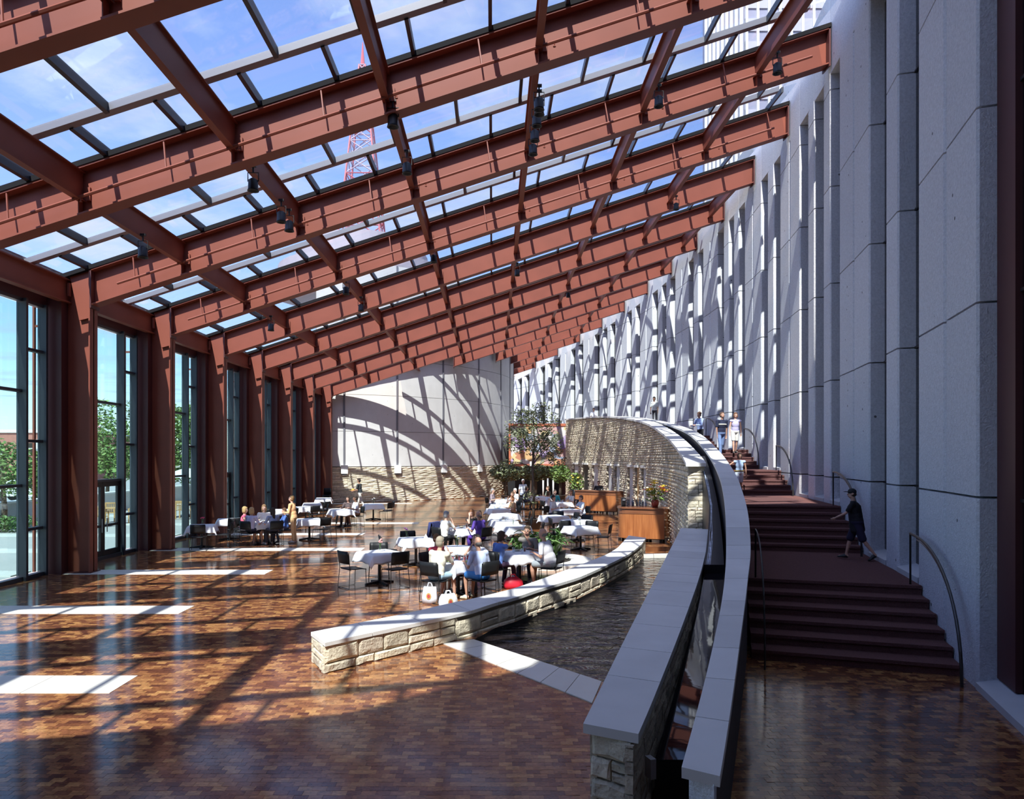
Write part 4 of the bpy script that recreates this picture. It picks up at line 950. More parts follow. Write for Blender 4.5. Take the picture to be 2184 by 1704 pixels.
# planter with strap-leaved plants
pl = empty('round_planter', (1.32, 20.2, 0), label='flush round planter ring of white stone with strap leaved plants', category='planter')
for i in range(10):
    a0, a1 = 2 * math.pi * (i + .01) / 10, 2 * math.pi * (i + .99) / 10; q = [a0 + (a1 - a0) * j / 5 for j in range(6)]
    MB().strip([(.92 * math.cos(a), .92 * math.sin(a)) for a in q], [(1.5 * math.cos(a), 1.5 * math.sin(a)) for a in q], -.02, .10).build('rim_stone', M['strip'], pl)
MB().lathe([(.93, .02), (.93, .06), (.3, .09)], (0, 0, 0), 24).build('soil', M['soil'], pl)
lf = MB(); vs = []; L_ = 1.0
for i in range(6):
    t = i / 5; w = .055 * math.sin(math.pi * min(1, .12 + t * .88)) + .004; zc = .62 * math.sin(t * 1.9) / math.sin(1.9) * (1 - .25 * t); xc = .55 * t ** 1.5
    vs += [(xc, -w, zc + .012), (xc, 0, zc - .004), (xc, w, zc + .012)]
lfm = MB().add(vs, [(3 * i + j, 3 * i + j + 1, 3 * i + j + 4, 3 * i + j + 3) for i in range(5) for j in range(2)]).mesh('leaf', M['leaf'], True)
r = random.Random(11)
for cx_, cy_ in ((-.25, .0), (.2, .1), (.05, -.35), (.45, -.2), (-.5, .25), (.25, .45), (-.1, .5), (.55, .2)):
    for i in range(17):
        s_ = r.uniform(.7, 1.15); inst('leaf', lfm, pl, (cx_ + r.uniform(-.08, .08), cy_ + r.uniform(-.08, .08), .06), (r.uniform(-.25, .25), r.uniform(-.55, .2), r.uniform(0, 6.28)), (s_, s_, s_ * r.uniform(.9, 1.4)))

# trees
def leaf_cloud(blobs, n, size, seed, flat=.5):
    r = random.Random(seed); mb = MB(); tot = sum(b[3] * b[4] * b[5] for b in blobs); V = []; Fc = []
    for b in blobs:
        for _ in range(int(n * b[3] * b[4] * b[5] / tot)):
            while True:
                p = Vector((r.uniform(-1, 1), r.uniform(-1, 1), r.uniform(-1, 1)))
                if .25 < p.length < 1: break
            c = Vector((b[0] + p.x * b[3], b[1] + p.y * b[4], b[2] + p.z * b[5])); s = size * r.uniform(.6, 1.3)
            d = Vector((r.gauss(0, 1), r.gauss(0, 1), r.gauss(0, flat))).normalized(); e = d.cross(Vector((r.gauss(0, 1), r.gauss(0, 1), r.gauss(0, 1)))).normalized()
            o = len(V); V += [c - d * s, c + e * s * .38, c + d * s, c - e * s * .38]; Fc.append((o, o + 1, o + 2, o + 3))
    return mb.add(V, Fc)
def tree(name, loc, trunk, blobs, n, size, m, label, seed, branches=10):
    t = empty(name, loc, label=label, category='tree'); r = random.Random(seed)
    MB().tube(trunk, [.07 * (1 - .7 * i / (len(trunk) - 1)) * (1 if size < .1 else 2) for i in range(len(trunk))], 7).build('trunk', M['bark'], t, True)
    top = Vector(trunk[-1]); mid = Vector(trunk[len(trunk) // 2])
    for i in range(branches):
        b = r.choice(blobs); s0 = mid.lerp(top, r.uniform(0, 1)); e = Vector((b[0] + b[3] * r.uniform(-.7, .7), b[1] + b[4] * r.uniform(-.7, .7), b[2] + b[5] * r.uniform(-.6, .7)))
        MB().tube([s0, s0.lerp(e, .5) + Vector((0, 0, .1)), e], [.022, .014, .006], 4).build('branch', M['bark'], t)
    leaf_cloud(blobs, n, size, seed).build('foliage', m, t, kind='stuff'); return t
# pots for indoor trees
def potted(name, x, y, trunk, blobs, n, size, m, label, seed):
    t = tree(name, (x, y, 0), trunk, blobs, n, size, m, label, seed, 16)
    MB().lathe([(.26, 0), (.36, .42), (.38, .44), (.33, .44), (.32, .38)], (0, 0, 0), 16).build('pot', cm((.06, .05, .045)), t, True)
potted('indoor_tree', 1.71, 29.6, [(0, 0, .3), (.02, 0, 1.3), (-.02, 0, 2.4), (.04, 0, 3.6), (0, 0, 4.8)], [(0, 0, 4.0, .75, .7, 1.0), (-.7, .1, 3.7, .55, .6, .6), (.75, .1, 3.5, .55, .6, .7), (-.45, 0, 4.75, .5, .5, .35), (.3, 0, 5.0, .45, .5, .35), (-1.05, 0, 2.75, .4, .4, .22), (.75, 0, 4.55, .45, .4, .35), (-.95, 0, 4.3, .3, .3, .3), (1.0, .1, 2.9, .4, .4, .3), (-.1, 0, 1.3, .35, .3, .35)], 4300, .06, M['leaf_dark'], 'tall airy fig tree standing among the tables in front of the mural', 5)
potted('indoor_tree', .95, 48.0, [(0, 0, .3), (0, 0, 1.2), (.05, 0, 2.0)], [(0, 0, 1.95, 1.2, .9, .6)], 1300, .12, M['leaf_dark'], 'low dark leafy tree below the left end of the mural', 6)
potted('indoor_tree', 3.0, 49.0, [(0, 0, .3), (0, 0, 1.2), (.05, 0, 2.0)], [(0, 0, 1.95, 1.3, .9, .6)], 1300, .12, M['leaf_dark'], 'low dark leafy tree below the middle of the mural', 8)
potted('indoor_tree', 4.6, 48.0, [(0, 0, .3), (0, 0, 1.2), (.05, 0, 2.0)], [(0, 0, 1.9, .75, .8, .65)], 800, .12, M['leaf_out'], 'yellow green leafy tree below the right end of the mural', 9)
# mural, balcony and dark recess below it
mu = empty('mural', (3.4, 54.0, 2.7), label='wide abstract mural of many colours in an orange frame hung from the balcony', category='mural')
MB().bb(1.32, 5.85, 54.0, 54.08, 2.42, 5.4).build('panel', M['mural'], mu, world=True)
for z0, z1 in ((2.30, 2.48), (5.36, 5.56)): MB().bb(1.25, 5.92, 53.95, 54.1, z0, z1).build('frame_rail', M['orange'], mu, world=True)
for x0, x1 in ((1.25, 1.4), (5.78, 5.92)): MB().bb(x0, x1, 53.95, 54.1, 2.48, 5.36).build('frame_stile', M['orange'], mu, world=True)
bal = empty('balcony', (4, 60, 4.6), label='upper landing slab behind the mural', category='balcony')
MB().prism([(1.3, 54.3), (8.6, 54.3), (6.4, 62), (3.4, 70), (2.0, 70)], 4.5, 4.84).build('slab', M['concrete_smooth'], bal, world=True)
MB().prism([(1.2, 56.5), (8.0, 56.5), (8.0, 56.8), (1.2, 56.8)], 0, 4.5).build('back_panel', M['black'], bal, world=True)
for i, (px_, y_) in enumerate(((1132, 49.2), (1158.5, 52), (1168.5, 52), (1180, 52))):
    p = empty('white_post', ((px_ - 1050) / F_PX * y_, y_, 0), label='slender white post below the mural, %s from the left' % ORD[i], category='post', group='white posts below the mural')
    MB().lathe([(.06, .05), (.06, 2.7 if i == 0 else 1.45)], (0, 0, 0), 8).build('shaft', M['white'], p, True); MB().lathe([(.12, 0), (.12, .05)], (0, 0, 0), 8).build('base', M['alum'], p)

# the two wooden bars
def bar(x, y, rz, w, dpt, h, bulge, label, near=False, round_left=False):
    b = empty('bar_counter', (x, y, 0), rz, label=label, category='bar')
    n_ = 13; fr = [(-w / 2 + w * i / (n_ - 1), -dpt / 2 - bulge * (1 - (2 * i / (n_ - 1) - 1) ** 2)) for i in range(n_)]
    if round_left: fr = [(-w / 2 + .42 * (1 - math.cos(math.pi / 2 * i / 6)), dpt * .35 - (dpt * .85 + bulge * .5) * math.sin(math.pi / 2 * i / 6)) for i in range(7)] + [(-w / 2 + .42 + (w - .42) * i / 6, -dpt / 2 - bulge * .5 * (1 - (i / 6) ** 2)) for i in range(1, 7)]
    for i in range(n_ - 1):
        q = [fr[i], ((fr[i][0] + fr[i + 1][0]) / 2, (fr[i][1] + fr[i + 1][1]) / 2), fr[i + 1]]
        MB().strip([(a, c + .04) for a, c in q], q, .14, h - .22).build('front_panel', M['bar_wood'], b)
    MB().strip([(a * 1.005, c + .06) for a, c in fr], [(a * 1.005, c - .015) for a, c in fr], h - .215, h - .04).build('apron', M['bar_top'], b)
    for s_ in ((1,) if round_left else (-1, 1)): MB().bb(s_ * (w / 2) - .025, s_ * (w / 2) + .025, -dpt / 2, dpt / 2, .14, h - .04).build('side_panel', M['bar_top'], b)
    MB().strip([(a * 1.02, dpt / 2) for a, c in fr], [(a * 1.03, c - .06) for a, c in fr], h - .04, h).build('countertop', M['bar_top'], b)
    MB().strip([(a * .9, dpt / 2 - .1) for a, c in fr], [(a * .94, c + .12) for a, c in fr], .10, .14).build('plinth', M['black'], b)
    for sx in (-.42, -.15, .15, .42):
        for sy in (-.3, .3): MB().lathe([(.05, 0), (.05, .10)], (sx * w, sy * dpt, 0), 8).build('caster', M['alum'] if not near else M['black'], b)
    return b
bar(5.75, 38.3, -.62, 2.4, .85, 1.2, .10, 'far wooden bar with a curved front standing on small feet by the slot windows')
b2 = bar(5.35, 25.45, -.42, 1.75, .9, 1.22, .22, 'near wooden bar with a rounded front beside the end of the bench wall', True, True)
r = random.Random(4)
for i in range(12):
    v = Matrix.Rotation(-.42, 3, 'Z') @ Vector((-.5 + .055 * i + r.uniform(-.02, .02), .12 + r.uniform(-.12, .12), 0)); h = r.uniform(.2, .3)
    o = empty('bottle', (5.35 + v.x, 25.45 + v.y, 1.22), label='clear glass bottle on the near bar, %s from the left' % ORD[i], category='bottle', group='bottles on the near bar')
    MB().lathe([(.035, 0), (.036, h * .6), (.014, h * .78), (.014, h)], (0, 0, 0), 9).build('glass', M['bottle_glass'], o, True); MB().lathe([(.016, h), (.016, h + .02)], (0, 0, 0), 8).build('stopper', M['alum'], o)
v = Matrix.Rotation(-.42, 3, 'Z') @ Vector((-.68, .1, 0)); o = empty('drinks_machine', (5.35 + v.x, 25.45 + v.y, 1.22), label='small black drinks machine at the left end of the near bar', category='machine')
MB().bb(-.07, .07, -.09, .09, 0, .28).build('body', M['black'], o); MB().bb(-.05, .05, -.13, -.09, .2, .27).build('spout', M['alum'], o); MB().bb(-.08, .08, -.12, .1, .28, .31).build('lid', M['black'], o)
def bouquet(x, y, z, s, label, cols, seed, n=26, spread=.34):
    b = empty('flower_arrangement', (x, y, z), label=label, category='flowers'); r = random.Random(seed)
    MB().lathe([(.09 * s, 0), (.13 * s, .16 * s), (.10 * s, .24 * s)], (0, 0, 0), 12).build('vase', cm((.30, .05, .04), .3), b, True)
    for i in range(n):
        a = r.uniform(0, 6.28); d = spread * math.sqrt(r.random()) * s; p = Vector((d * math.cos(a), d * math.sin(a), (.38 + r.uniform(0, .5) * (1.2 - d / spread / s * .5)) * s))
        if i % 2: MB().tube([(0, 0, .2 * s), p * .6 + Vector((0, 0, .12 * s)), p], .008, 4).build('stem', M['leaf'], b)
        mb = MB(); k = 7; c = cols[i % len(cols)]; q = .095 * s * r.uniform(.7, 1.25)
        for j in range(k):
            t = 6.283 * j / k; mb.add([p, p + Vector((q * math.cos(t - .35), q * math.sin(t - .35), .02)), p + Vector((q * 1.35 * math.cos(t), q * 1.35 * math.sin(t), .03 - q * .2)), p + Vector((q * math.cos(t + .35), q * math.sin(t + .35), .02))], [(0, 1, 2, 3)])
        mb.ell(p + Vector((0, 0, .01)), (q * .45, q * .45, q * .3), 7, 4).build('flower', cm(c), b)
    leaf_cloud([(0, 0, .42 * s, spread * s, spread * s, .28 * s)], 90, .08 * s, seed).build('foliage', M['leaf_out'], b, kind='stuff')
v = Matrix.Rotation(-.42, 3, 'Z') @ Vector((.48, .02, 0)); bouquet(5.35 + v.x, 25.45 + v.y, 1.22, 1.1, 'large arrangement of sunflowers and lilies on the near bar', [(.85, .55, .03), (.82, .70, .25), (.8, .78, .6), (.6, .1, .08), (.85, .6, .05)], 3)
fp = empty('planter_stand', (4.6, 39.0, 0), label='dark tall flower stand with yellow blooms left of the far bar', category='planter')
MB().lathe([(.16, 0), (.2, .9), (.3, 1.25), (.26, 1.25)], (0, 0, 0), 12).build('stand', M['black'], fp, True); leaf_cloud([(0, 0, 1.6, .45, .45, .55)], 260, .12, 5).build('foliage', M['leaf_out'], fp, kind='stuff')
for i in range(9): MB().ell((random.uniform(-.4, .4), random.uniform(-.4, .2), 1.5 + random.uniform(0, .6)), (.07, .07, .05), 7, 4).build('flower', cm((.75, .6, .1)), fp)

# bags and loose things
def bag(name, x, y, rz, w, d, h, col, label, logo=False, slump=.75):
    b = empty(name, (x, y, 0), rz, label=label, category='bag')
    vs = []; 
    for z, s_ in ((0, 1), (h * .35, 1.08), (h * .7, .98), (h, slump)):
        for i in range(10):
            a = 6.283 * i / 10; c, s2 = math.cos(a), math.sin(a); p = 4.0; q = (abs(c) ** p + abs(s2) ** p) ** (-1 / p)
            vs.append((c * q * w / 2 * s_, s2 * q * d / 2 * (s_ if z < h else .35), z + .012 * math.sin(i * 2.1) * (z > 0)))
    fs = [(j * 10 + i, j * 10 + (i + 1) % 10, (j + 1) * 10 + (i + 1) % 10, (j + 1) * 10 + i) for j in range(3) for i in range(10)] + [tuple(range(10))[::-1], tuple(range(30, 40))]
    MB().add(vs, fs).build('sack', cm(col, .5), b, True)
    for s_ in (-1, 1): MB().tube([(-w * .18, s_ * d * .12, h * .97), (-w * .1, s_ * d * .12, h * 1.25), (w * .1, s_ * d * .12, h * 1.25), (w * .18, s_ * d * .12, h * .97)], .008, 4).build('handle', cm(col, .5), b)
    if logo:
        for yy, rr in ((-d * .545, .055),):
            mb = MB(); 
            mb.add([(rr * math.cos(6.283 * i / 16), yy - .004, h * .48 + rr * 1.25 * math.sin(6.283 * i / 16)) for i in range(16)], [tuple(range(16))]); mb.build('printed_badge', cm((.50, .32, .10)), b)
            MB().add([(rr * .6 * math.cos(6.283 * i / 12), yy - .007, h * .48 + rr * .75 * math.sin(6.283 * i / 12)) for i in range(12)], [tuple(range(12))]).build('badge_centre', cm((.45, .06, .05)), b)
bag('shopping_bag', -1.28, 14.55, -.2, .30, .16, .34, (.74, .75, .80), 'white paper carrier with a round badge under the chair of the cream shirted man', True, .9)
bag('shopping_bag', -.88, 14.15, .5, .36, .2, .27, (.80, .80, .82), 'white paper carrier with a round badge slumped on the floor in front of the table', True, .8)
bag('shopping_bag', .48, 16.25, .2, .42, .26, .25, (.66, .02, .045), 'bright red plastic bag on the floor below the woman in blue', False, .5)
bag('backpack', -1.85, 22.2, .3, .4, .3, .5, (.02, .02, .03), 'black backpack beside the chair with the blue jacket', False, .6)
jx, jy, jw = at('T3', 150, .80); j = empty('jacket', (jx, jy, 0), math.radians(jw), label='dark blue jacket hung over a chair back at the table of the purple shirted diner', category='jacket')
MB().add([(-.26, -.33, .38), (.26, -.33, .38), (.25, -.31, .88), (-.25, -.31, .88), (-.25, -.2, .88), (.25, -.2, .88), (.25, -.17, .6), (-.25, -.17, .6), (-.26, -.36, .38), (.26, -.36, .38), (.25, -.34, .91), (-.25, -.34, .91), (-.25, -.18, .91), (.25, -.18, .91), (.25, -.14, .6), (-.25, -.14, .6)],
          [(0, 3, 2, 1), (3, 4, 5, 2), (4, 7, 6, 5), (8, 9, 10, 11), (11, 10, 13, 12), (12, 13, 14, 15), (0, 1, 9, 8), (7, 15, 14, 6), (0, 8, 11, 3), (3, 11, 12, 4), (4, 12, 15, 7), (1, 2, 10, 9), (2, 5, 13, 10), (5, 6, 14, 13)]).build('body', cm((.03, .04, .14), .9), j)
for s_ in (-1, 1): MB().cap((s_ * .24, -.3, .85), (s_ * .28, -.36, .42), .055, .045, 8).build('sleeve', cm((.03, .04, .14), .9), j, True)

# spotlights on the purlins
def spot(x, y, label, z=None, n=1):
    zz = zt(x) - .62 if z is None else z
    o = empty('spotlight', (x, y, zz), label=label, category='spotlight', group='black stage spotlights under the roof')
    MB().tube([(0, 0, 0), (0, 0, -.14)], .02, 6).box((0, 0, 0), (.12, .06, .05)).build('clamp', M['black'], o)
    MB().tube([(-.11, 0, -.32), (-.11, 0, -.14), (.11, 0, -.14), (.11, 0, -.32)], .012, 5).build('yoke', M['black'], o)
    MB().lathe([(.05, .10), (.10, .06), (.105, -.12), (.12, -.16), (.10, -.16), (.08, -.02)], (0, 0, -.36), 12).build('lamp_can', M['black'], o, True)
for i, (px_, ix) in enumerate(((305, -8.04), (868, -2.07), (540, -5.06), (600, -5.06), (617, -5.06), (1150, .9), (1405, 3.88), (1658, 6.86), (770, -5.06), (1103, .9), (1212, 3.88), (1442, 6.86), (738, -5.06), (925, -2.07), (578, -8.04), (838, -2.07))):
    x = ix + .12; y = x * F_PX / (px_ - 1050) if abs(px_ - 1050) > 40 else 30
    spot(x, y, 'black spotlight clamped under the red purlin, %s counting left to right along the roof' % ORD[i])
for i in range(4): spot(.9 + .1, 15.2 + .75 * i, 'black spotlight in the row of four under the central purlin, %s from the camera' % ORD[i])
# ================================================================== PEOPLE
REMESH = []
def skin_obj(mb, name, m, parent, vox, smooth_it=5, **props):
    o = mb.build(name, m, parent, True, **props)
    md = o.modifiers.new('r', 'REMESH'); md.mode = 'VOXEL'; md.voxel_size = vox; md.use_smooth_shade = True
    sm = o.modifiers.new('s', 'SMOOTH'); sm.factor = .5; sm.iterations = smooth_it
    REMESH.append(o); return o
def ik(a, b, l1, l2, pole):
    a, b = Vector(a), Vector(b); d = b - a; L = d.length
    if L > (l1 + l2) * .995: b = a + d * ((l1 + l2) * .995 / L); d = b - a; L = d.length
    x = (l1 * l1 - l2 * l2 + L * L) / (2 * L); h = math.sqrt(max(l1 * l1 - x * x, 0)); t = d / L
    p = Vector(pole) - t * Vector(pole).dot(t); p = p.normalized() if p.length > 1e-5 else Vector((0, 0, -1))
    return a + t * x + p * h, b
SKINS = {'fair': (.62, .36, .26), 'tan': (.46, .25, .17), 'brown': (.22, .11, .07)}
def person(loc, yaw, label, pose='sit', h=1.72, skin='fair', hair=(.06, .035, .02), hs='short', shirt=(.7, .7, .7), sleeve='short', lower='trousers', lcol=(.05, .06, .1), shoe=(.05, .05, .05),
           lean=8, head=0, tilt=0, hands=None, fat=1.0, stride=0.0, detail=False, belt=None, stripe=None, seat=.46, knees=None, group=None, baggy=False):
    s = h / 1.75; rp_ = empty('person', loc, math.radians(yaw), label, 'person', group); ln = math.radians(lean)
    V = Vector; sit = pose == 'sit'
    up = V((0, math.sin(ln), math.cos(ln)))
    Pv = V((0, 0, seat + .09)) if sit else V((0, 0, .935 * s))
    ch = Pv + up * .30 * s; nb = Pv + up * .52 * s; hd = nb + V((0, math.sin(ln * .5) * .10 + .012, .165)) * s
    sw_ = .185 * s * (fat ** .4); sh = {-1: Pv + up * .455 * s + V((-sw_, 0, 0)), 1: Pv + up * .455 * s + V((sw_, 0, 0))}
    hip = {q: Pv + V((q * .09 * s, 0, -.02)) for q in (-1, 1)}; kn = {}; an = {}; to = {}
    for q in (-1, 1):
        if sit:
            kx = .03 if knees is None else knees
            kn[q] = hip[q] + V((q * kx, .43 * s, -.015)); an[q] = V((kn[q].x + q * .01, kn[q].y - .03 + (.08 if q > 0 else -.04), .085)); to[q] = an[q] + V((q * .03, .17 * s, -.05))
        else:
            f = stride * q; l1 = .43 * s; k = hip[q] + V((0, math.sin(f * .8 + .06 * abs(stride)) * l1, -math.cos(f * .8) * l1)); a_ = f * .8 - (.10 + (.55 * abs(stride) if f < 0 else .0))
            an[q] = k + V((0, math.sin(a_) * .42 * s, -math.cos(a_) * .42 * s)); kn[q] = k
            pt = (-.9 if (f < 0 and abs(stride) > .3) else 0); to[q] = an[q] + V((q * .025, .17 * s * math.cos(pt), -.05 * s + .17 * s * math.sin(pt) * .8))
    if not sit:
        low = min(min(an[q].z - .085 * s, to[q].z - .03 * s) for q in (-1, 1))
        dz = V((0, 0, -low)); 
        for dct in (kn, an, to, hip, sh):
            for q in dct: dct[q] = dct[q] + dz
        Pv, ch, nb, hd = Pv + dz, ch + dz, nb + dz, hd + dz
    if hands is None: hands = [(-.16, .40, .80), (.16, .40, .80)] if sit else [(-.24, .05 - stride * .25, .80 * s), (.24, .05 + stride * .25, .80 * s)]
    el = {}; wr_ = {}
    for q, t in zip((-1, 1), hands):
        e, w = ik(sh[q], V(t), .29 * s, .26 * s, V((q * .5, -.35, -1.0))); el[q] = e; wr_[q] = w
    vox = .009 if detail else .0135
    hy_ = math.radians(head); R = Matrix.Rotation(hy_, 3, 'Z') @ Matrix.Rotation(math.radians(-tilt), 3, 'X'); H_ = lambda x, y, z: hd + R @ (V((x, y, z)) * s)
    # body: one continuous surface
    b = MB()
    b.ell(H_(0, -.008, .02), (.076 * s, .093 * s, .100 * s), 14, 10, R).ell(H_(0, .018, -.055), (.057 * s, .066 * s, .066 * s), 12, 8, R)
    b.cap(H_(0, .082, .01), H_(0, .102, -.028), .008 * s, .014 * s, 8)
    for q in (-1, 1): b.ell(H_(q * .078, -.01, -.005), (.012 * s, .022 * s, .032 * s), 8, 6, R)
    b.cap(nb - up * .06 * s, hd - V((0, .012, .05)) * s, .058 * s, .052 * s, 10)
    b.ell(ch, (.150 * s * fat, .105 * s * fat, .19 * s), 14, 10).ell(Pv + up * .12 * s, (.135 * s * fat, .10 * s * fat, .16 * s), 14, 10).ell(Pv, (.15 * s * fat, .11 * s * fat, .115 * s), 14, 10)
    b.cap(sh[-1], sh[1], .052 * s, .052 * s, 10)
    for q in (-1, 1):
        b.cap(sh[q], el[q], .047 * s * fat ** .5, .037 * s, 10).cap(el[q], wr_[q], .037 * s, .025 * s, 10)
        d = (wr_[q] - el[q]).normalized(); sd_ = d.cross(V((0, 0, 1))); sd_ = sd_.normalized() if sd_.length > .1 else V((1, 0, 0)); cu = (V((0, 0, -1)) if sit else V((-q * .6, .5, -.2)))
        cu = (cu - d * cu.dot(d)); cu = cu.normalized() if cu.length > .05 else sd_
        wd = d.cross(cu).normalized(); pm = wr_[q] + d * .055 * s
        b.ell(pm, (.020 * s, .040 * s, .044 * s), 10, 6, Matrix((cu, wd, d)).transposed())
        for i_, (o_, fl) in enumerate(((-.030, .062), (-.010, .074), (.010, .070), (.030, .054))):
            k0 = pm + d * .035 * s + wd * o_ * s; k1 = k0 + (d * .85 + cu * .35 + wd * o_ * 3).normalized() * fl * .55 * s; k2 = k1 + (d * .45 + cu * .85).normalized() * fl * .5 * s
            b.cap(k0, k1, .0095 * s, .009 * s, 6).cap(k1, k2, .009 * s, .0075 * s, 6)
        th = pm + wd * (-q) * .034 * s - d * .01; b.cap(th, th + (wd * (-q) * .6 + d * .7 + cu * .3).normalized() * .055 * s, .0115 * s, .009 * s, 6)
        b.cap(hip[q], kn[q], .074 * s * fat ** .5, .052 * s, 10).cap(kn[q], kn[q].lerp(an[q], .35), .051 * s, .056 * s, 10).cap(kn[q].lerp(an[q], .35), an[q], .055 * s, .034 * s, 10)
        b.cap(an[q] - V((0, .03, .035)) * s, to[q] + V((0, -.01, 0)), .034 * s, .026 * s, 8)
    skin_obj(b, 'body', cm(SKINS[skin], .55), rp_, vox)
    # shirt
    m = MB(); g = .014 * s
    m.ell(ch, (.150 * s * fat + g, .105 * s * fat + g, .195 * s), 14, 10).ell(Pv + up * .12 * s, (.14 * s * fat + g, .107 * s * fat + g, .17 * s), 14, 10).cap(sh[-1] - up * .01, sh[1] - up * .01, .056 * s + g, .056 * s + g, 10)
    m.ell(Pv + up * .02, (.152 * s * fat + g, .115 * s * fat + g, .13 * s), 14, 8).ell(nb - up * .045 * s, (.085 * s, .075 * s, .05 * s), 10, 6)
    for q in (-1, 1):
        if sleeve == 'none': continue
        e2 = sh[q].lerp(el[q], .72 if sleeve == 'short' else 1.0)
        m.cap(sh[q], e2, .058 * s * fat ** .5 + g * .5, (.050 if sleeve == 'short' else .042) * s + g * .6, 10)
        if sleeve == 'long': m.cap(el[q], el[q].lerp(wr_[q], .92), .043 * s + g * .6, .032 * s + g * .5, 10)
    if baggy: m.cap(ch, Pv + V((0, -.01, -.16)) * s, .150 * s * fat ** .6, .163 * s * fat ** .6, 14)
    if lower == 'dress': m.cap(Pv, Pv + V((0, .0, -.45 * s)), .16 * s, .21 * s, 12)
    so_ = skin_obj(m, 'shirt' if lower != 'dress' else 'dress', cm(shirt, .85), rp_, .015)
    if stripe: MB().tube([ch + V((math.sin(a_) * (.150 * s * fat + g - .012), math.cos(a_) * (.105 * s * fat + g - .010), .02)) for a_ in [i * .3 - 1.2 for i in range(9)]], .03 * s, 5).build('chest_stripe', cm(stripe), rp_, True)
    # lower clothes
    m = MB(); m.ell(Pv + V((0, 0, -.01)), (.155 * s * fat + g, .118 * s * fat + g, .115 * s), 14, 8)
    if lower == 'trousers':
        for q in (-1, 1): m.cap(hip[q], kn[q], .084 * s * fat ** .5 + g * .6, .064 * s + g * .5, 10).cap(kn[q], an[q] + V((0, 0, .03)), .064 * s + g * .5, .052 * s + g * .4, 10)
    elif lower == 'shorts':
        for q in (-1, 1): e2 = hip[q].lerp(kn[q], .95 if baggy else .80); m.cap(hip[q], e2, .088 * s * fat ** .5 + g, (.095 if baggy else .078) * s + g, 10)
    elif lower == 'skirt':
        if sit: m.cap(Pv, (kn[-1] + kn[1]) / 2, .12 * s, .10 * s, 12); [m.cap(hip[q], kn[q], .095 * s, .08 * s, 10) for q in (-1, 1)]
        else: m.cap(Pv, Pv + V((0, 0, -.38 * s)), .15 * s, .17 * s, 12)
    if lower != 'dress': skin_obj(m, lower, cm(lcol, .85), rp_, .015)
    if belt: MB().tube([Pv + V((math.sin(6.283 * i / 14) * (.165 * s * fat + g), math.cos(6.283 * i / 14) * (.128 * s * fat + g), .06 * s)) for i in range(15)], .02 * s, 5).build('belt', cm(belt), rp_)
    # shoes
    for q in (-1, 1):
        d = (to[q] - an[q]); he = an[q] + V((0, -.035, -.05)) * s; tp = to[q] + V((0, .02, .0)) * s; t = (tp - he).normalized(); sd_ = t.cross(V((0, 0, 1))).normalized(); u_ = sd_.cross(t)
        L_ = (tp - he).length; m = MB(); vs = []
        for f, w, hh in ((-.02, .022, .05), (.12, .036, .085), (.35, .038, .09), (.62, .044, .06), (.85, .042, .045), (1.04, .024, .03)):
            c = he + t * (L_ * f)
            for ax, az in ((-1, 0), (-1.02, .45), (-.6, 1), (.6, 1), (1.02, .45), (1, 0)): vs.append(c + sd_ * ax * w * s + u_ * (az * hh - .03) * s)
        m.add(vs, [(i * 6 + j, i * 6 + (j + 1) % 6, (i + 1) * 6 + (j + 1) % 6, (i + 1) * 6 + j) for i in range(5) for j in range(6)] + [tuple(range(6))[::-1], tuple(range(30, 36))]).build('shoe', cm(shoe, .5), rp_, True)
    # face and hair
    for q in (-1, 1):
        m = MB().ell(H_(q * .031, .081, .012), (.014 * s, .008 * s, .009 * s), 8, 5, R); m.ell(H_(q * .031, .087, .012), (.0065 * s, .004 * s, .0065 * s), 6, 4, R, 1); m.build('eye', [cm((.7, .68, .66), .3), cm((.03, .02, .015), .3)], rp_, True)
        MB().cap(H_(q * .018, .086, .033), H_(q * .044, .078, .035), .0045 * s, .0035 * s, 5).build('eyebrow', cm(hair), rp_)
    MB().ell(H_(0, .083, -.066), (.024 * s, .008 * s, .008 * s), 8, 5, R).build('mouth', cm((.40, .14, .12), .5), rp_, True)
    if hs == 'bald': MB().ell(H_(0, -.035, -.02), (.081 * s, .080 * s, .055 * s), 12, 8, R).build('hair', cm(hair, .9), rp_, True)
    elif hs == 'cap':
        MB().ell(H_(0, -.032, -.02), (.080 * s, .078 * s, .06 * s), 12, 8, R).build('hair', cm(hair, .9), rp_, True)
        cp = MB().ell(H_(0, -.008, .045), (.086 * s, .102 * s, .088 * s), 14, 8, R).build('cap', cm((.012, .012, .016), .8), rp_, True)
        MB().ell(H_(0, .115, .045), (.068 * s, .075 * s, .010 * s), 12, 6, R).build('visor', cm((.012, .012, .016), .8), cp, True); MB().ell(H_(0, .092, .075), (.012 * s, .008 * s, .012 * s), 6, 4, R).build('badge', M['white'], cp)
    else:
        m = MB().ell(H_(0, -.022, .038), (.086 * s, .094 * s, .098 * s), 14, 10, R).ell(H_(0, -.045, -.01), (.083 * s, .070 * s, .085 * s), 12, 8, R).ell(H_(0, .042, .078), (.062 * s, .045 * s, .030 * s), 10, 6, R)
        if hs == 'bob':
            for q in (-1, 1): m.ell(H_(q * .070, -.012, -.02), (.028 * s, .055 * s, .095 * s), 10, 8, R)
            m.ell(H_(0, -.055, -.055), (.085 * s, .055 * s, .085 * s), 12, 8, R)
        if hs == 'long':
            for q in (-1, 1): m.ell(H_(q * .068, -.015, -.04), (.028 * s, .05 * s, .12 * s), 10, 8, R)
            m.cap(H_(0, -.065, -.02), H_(0, -.105, -.26), .075 * s, .05 * s, 12)
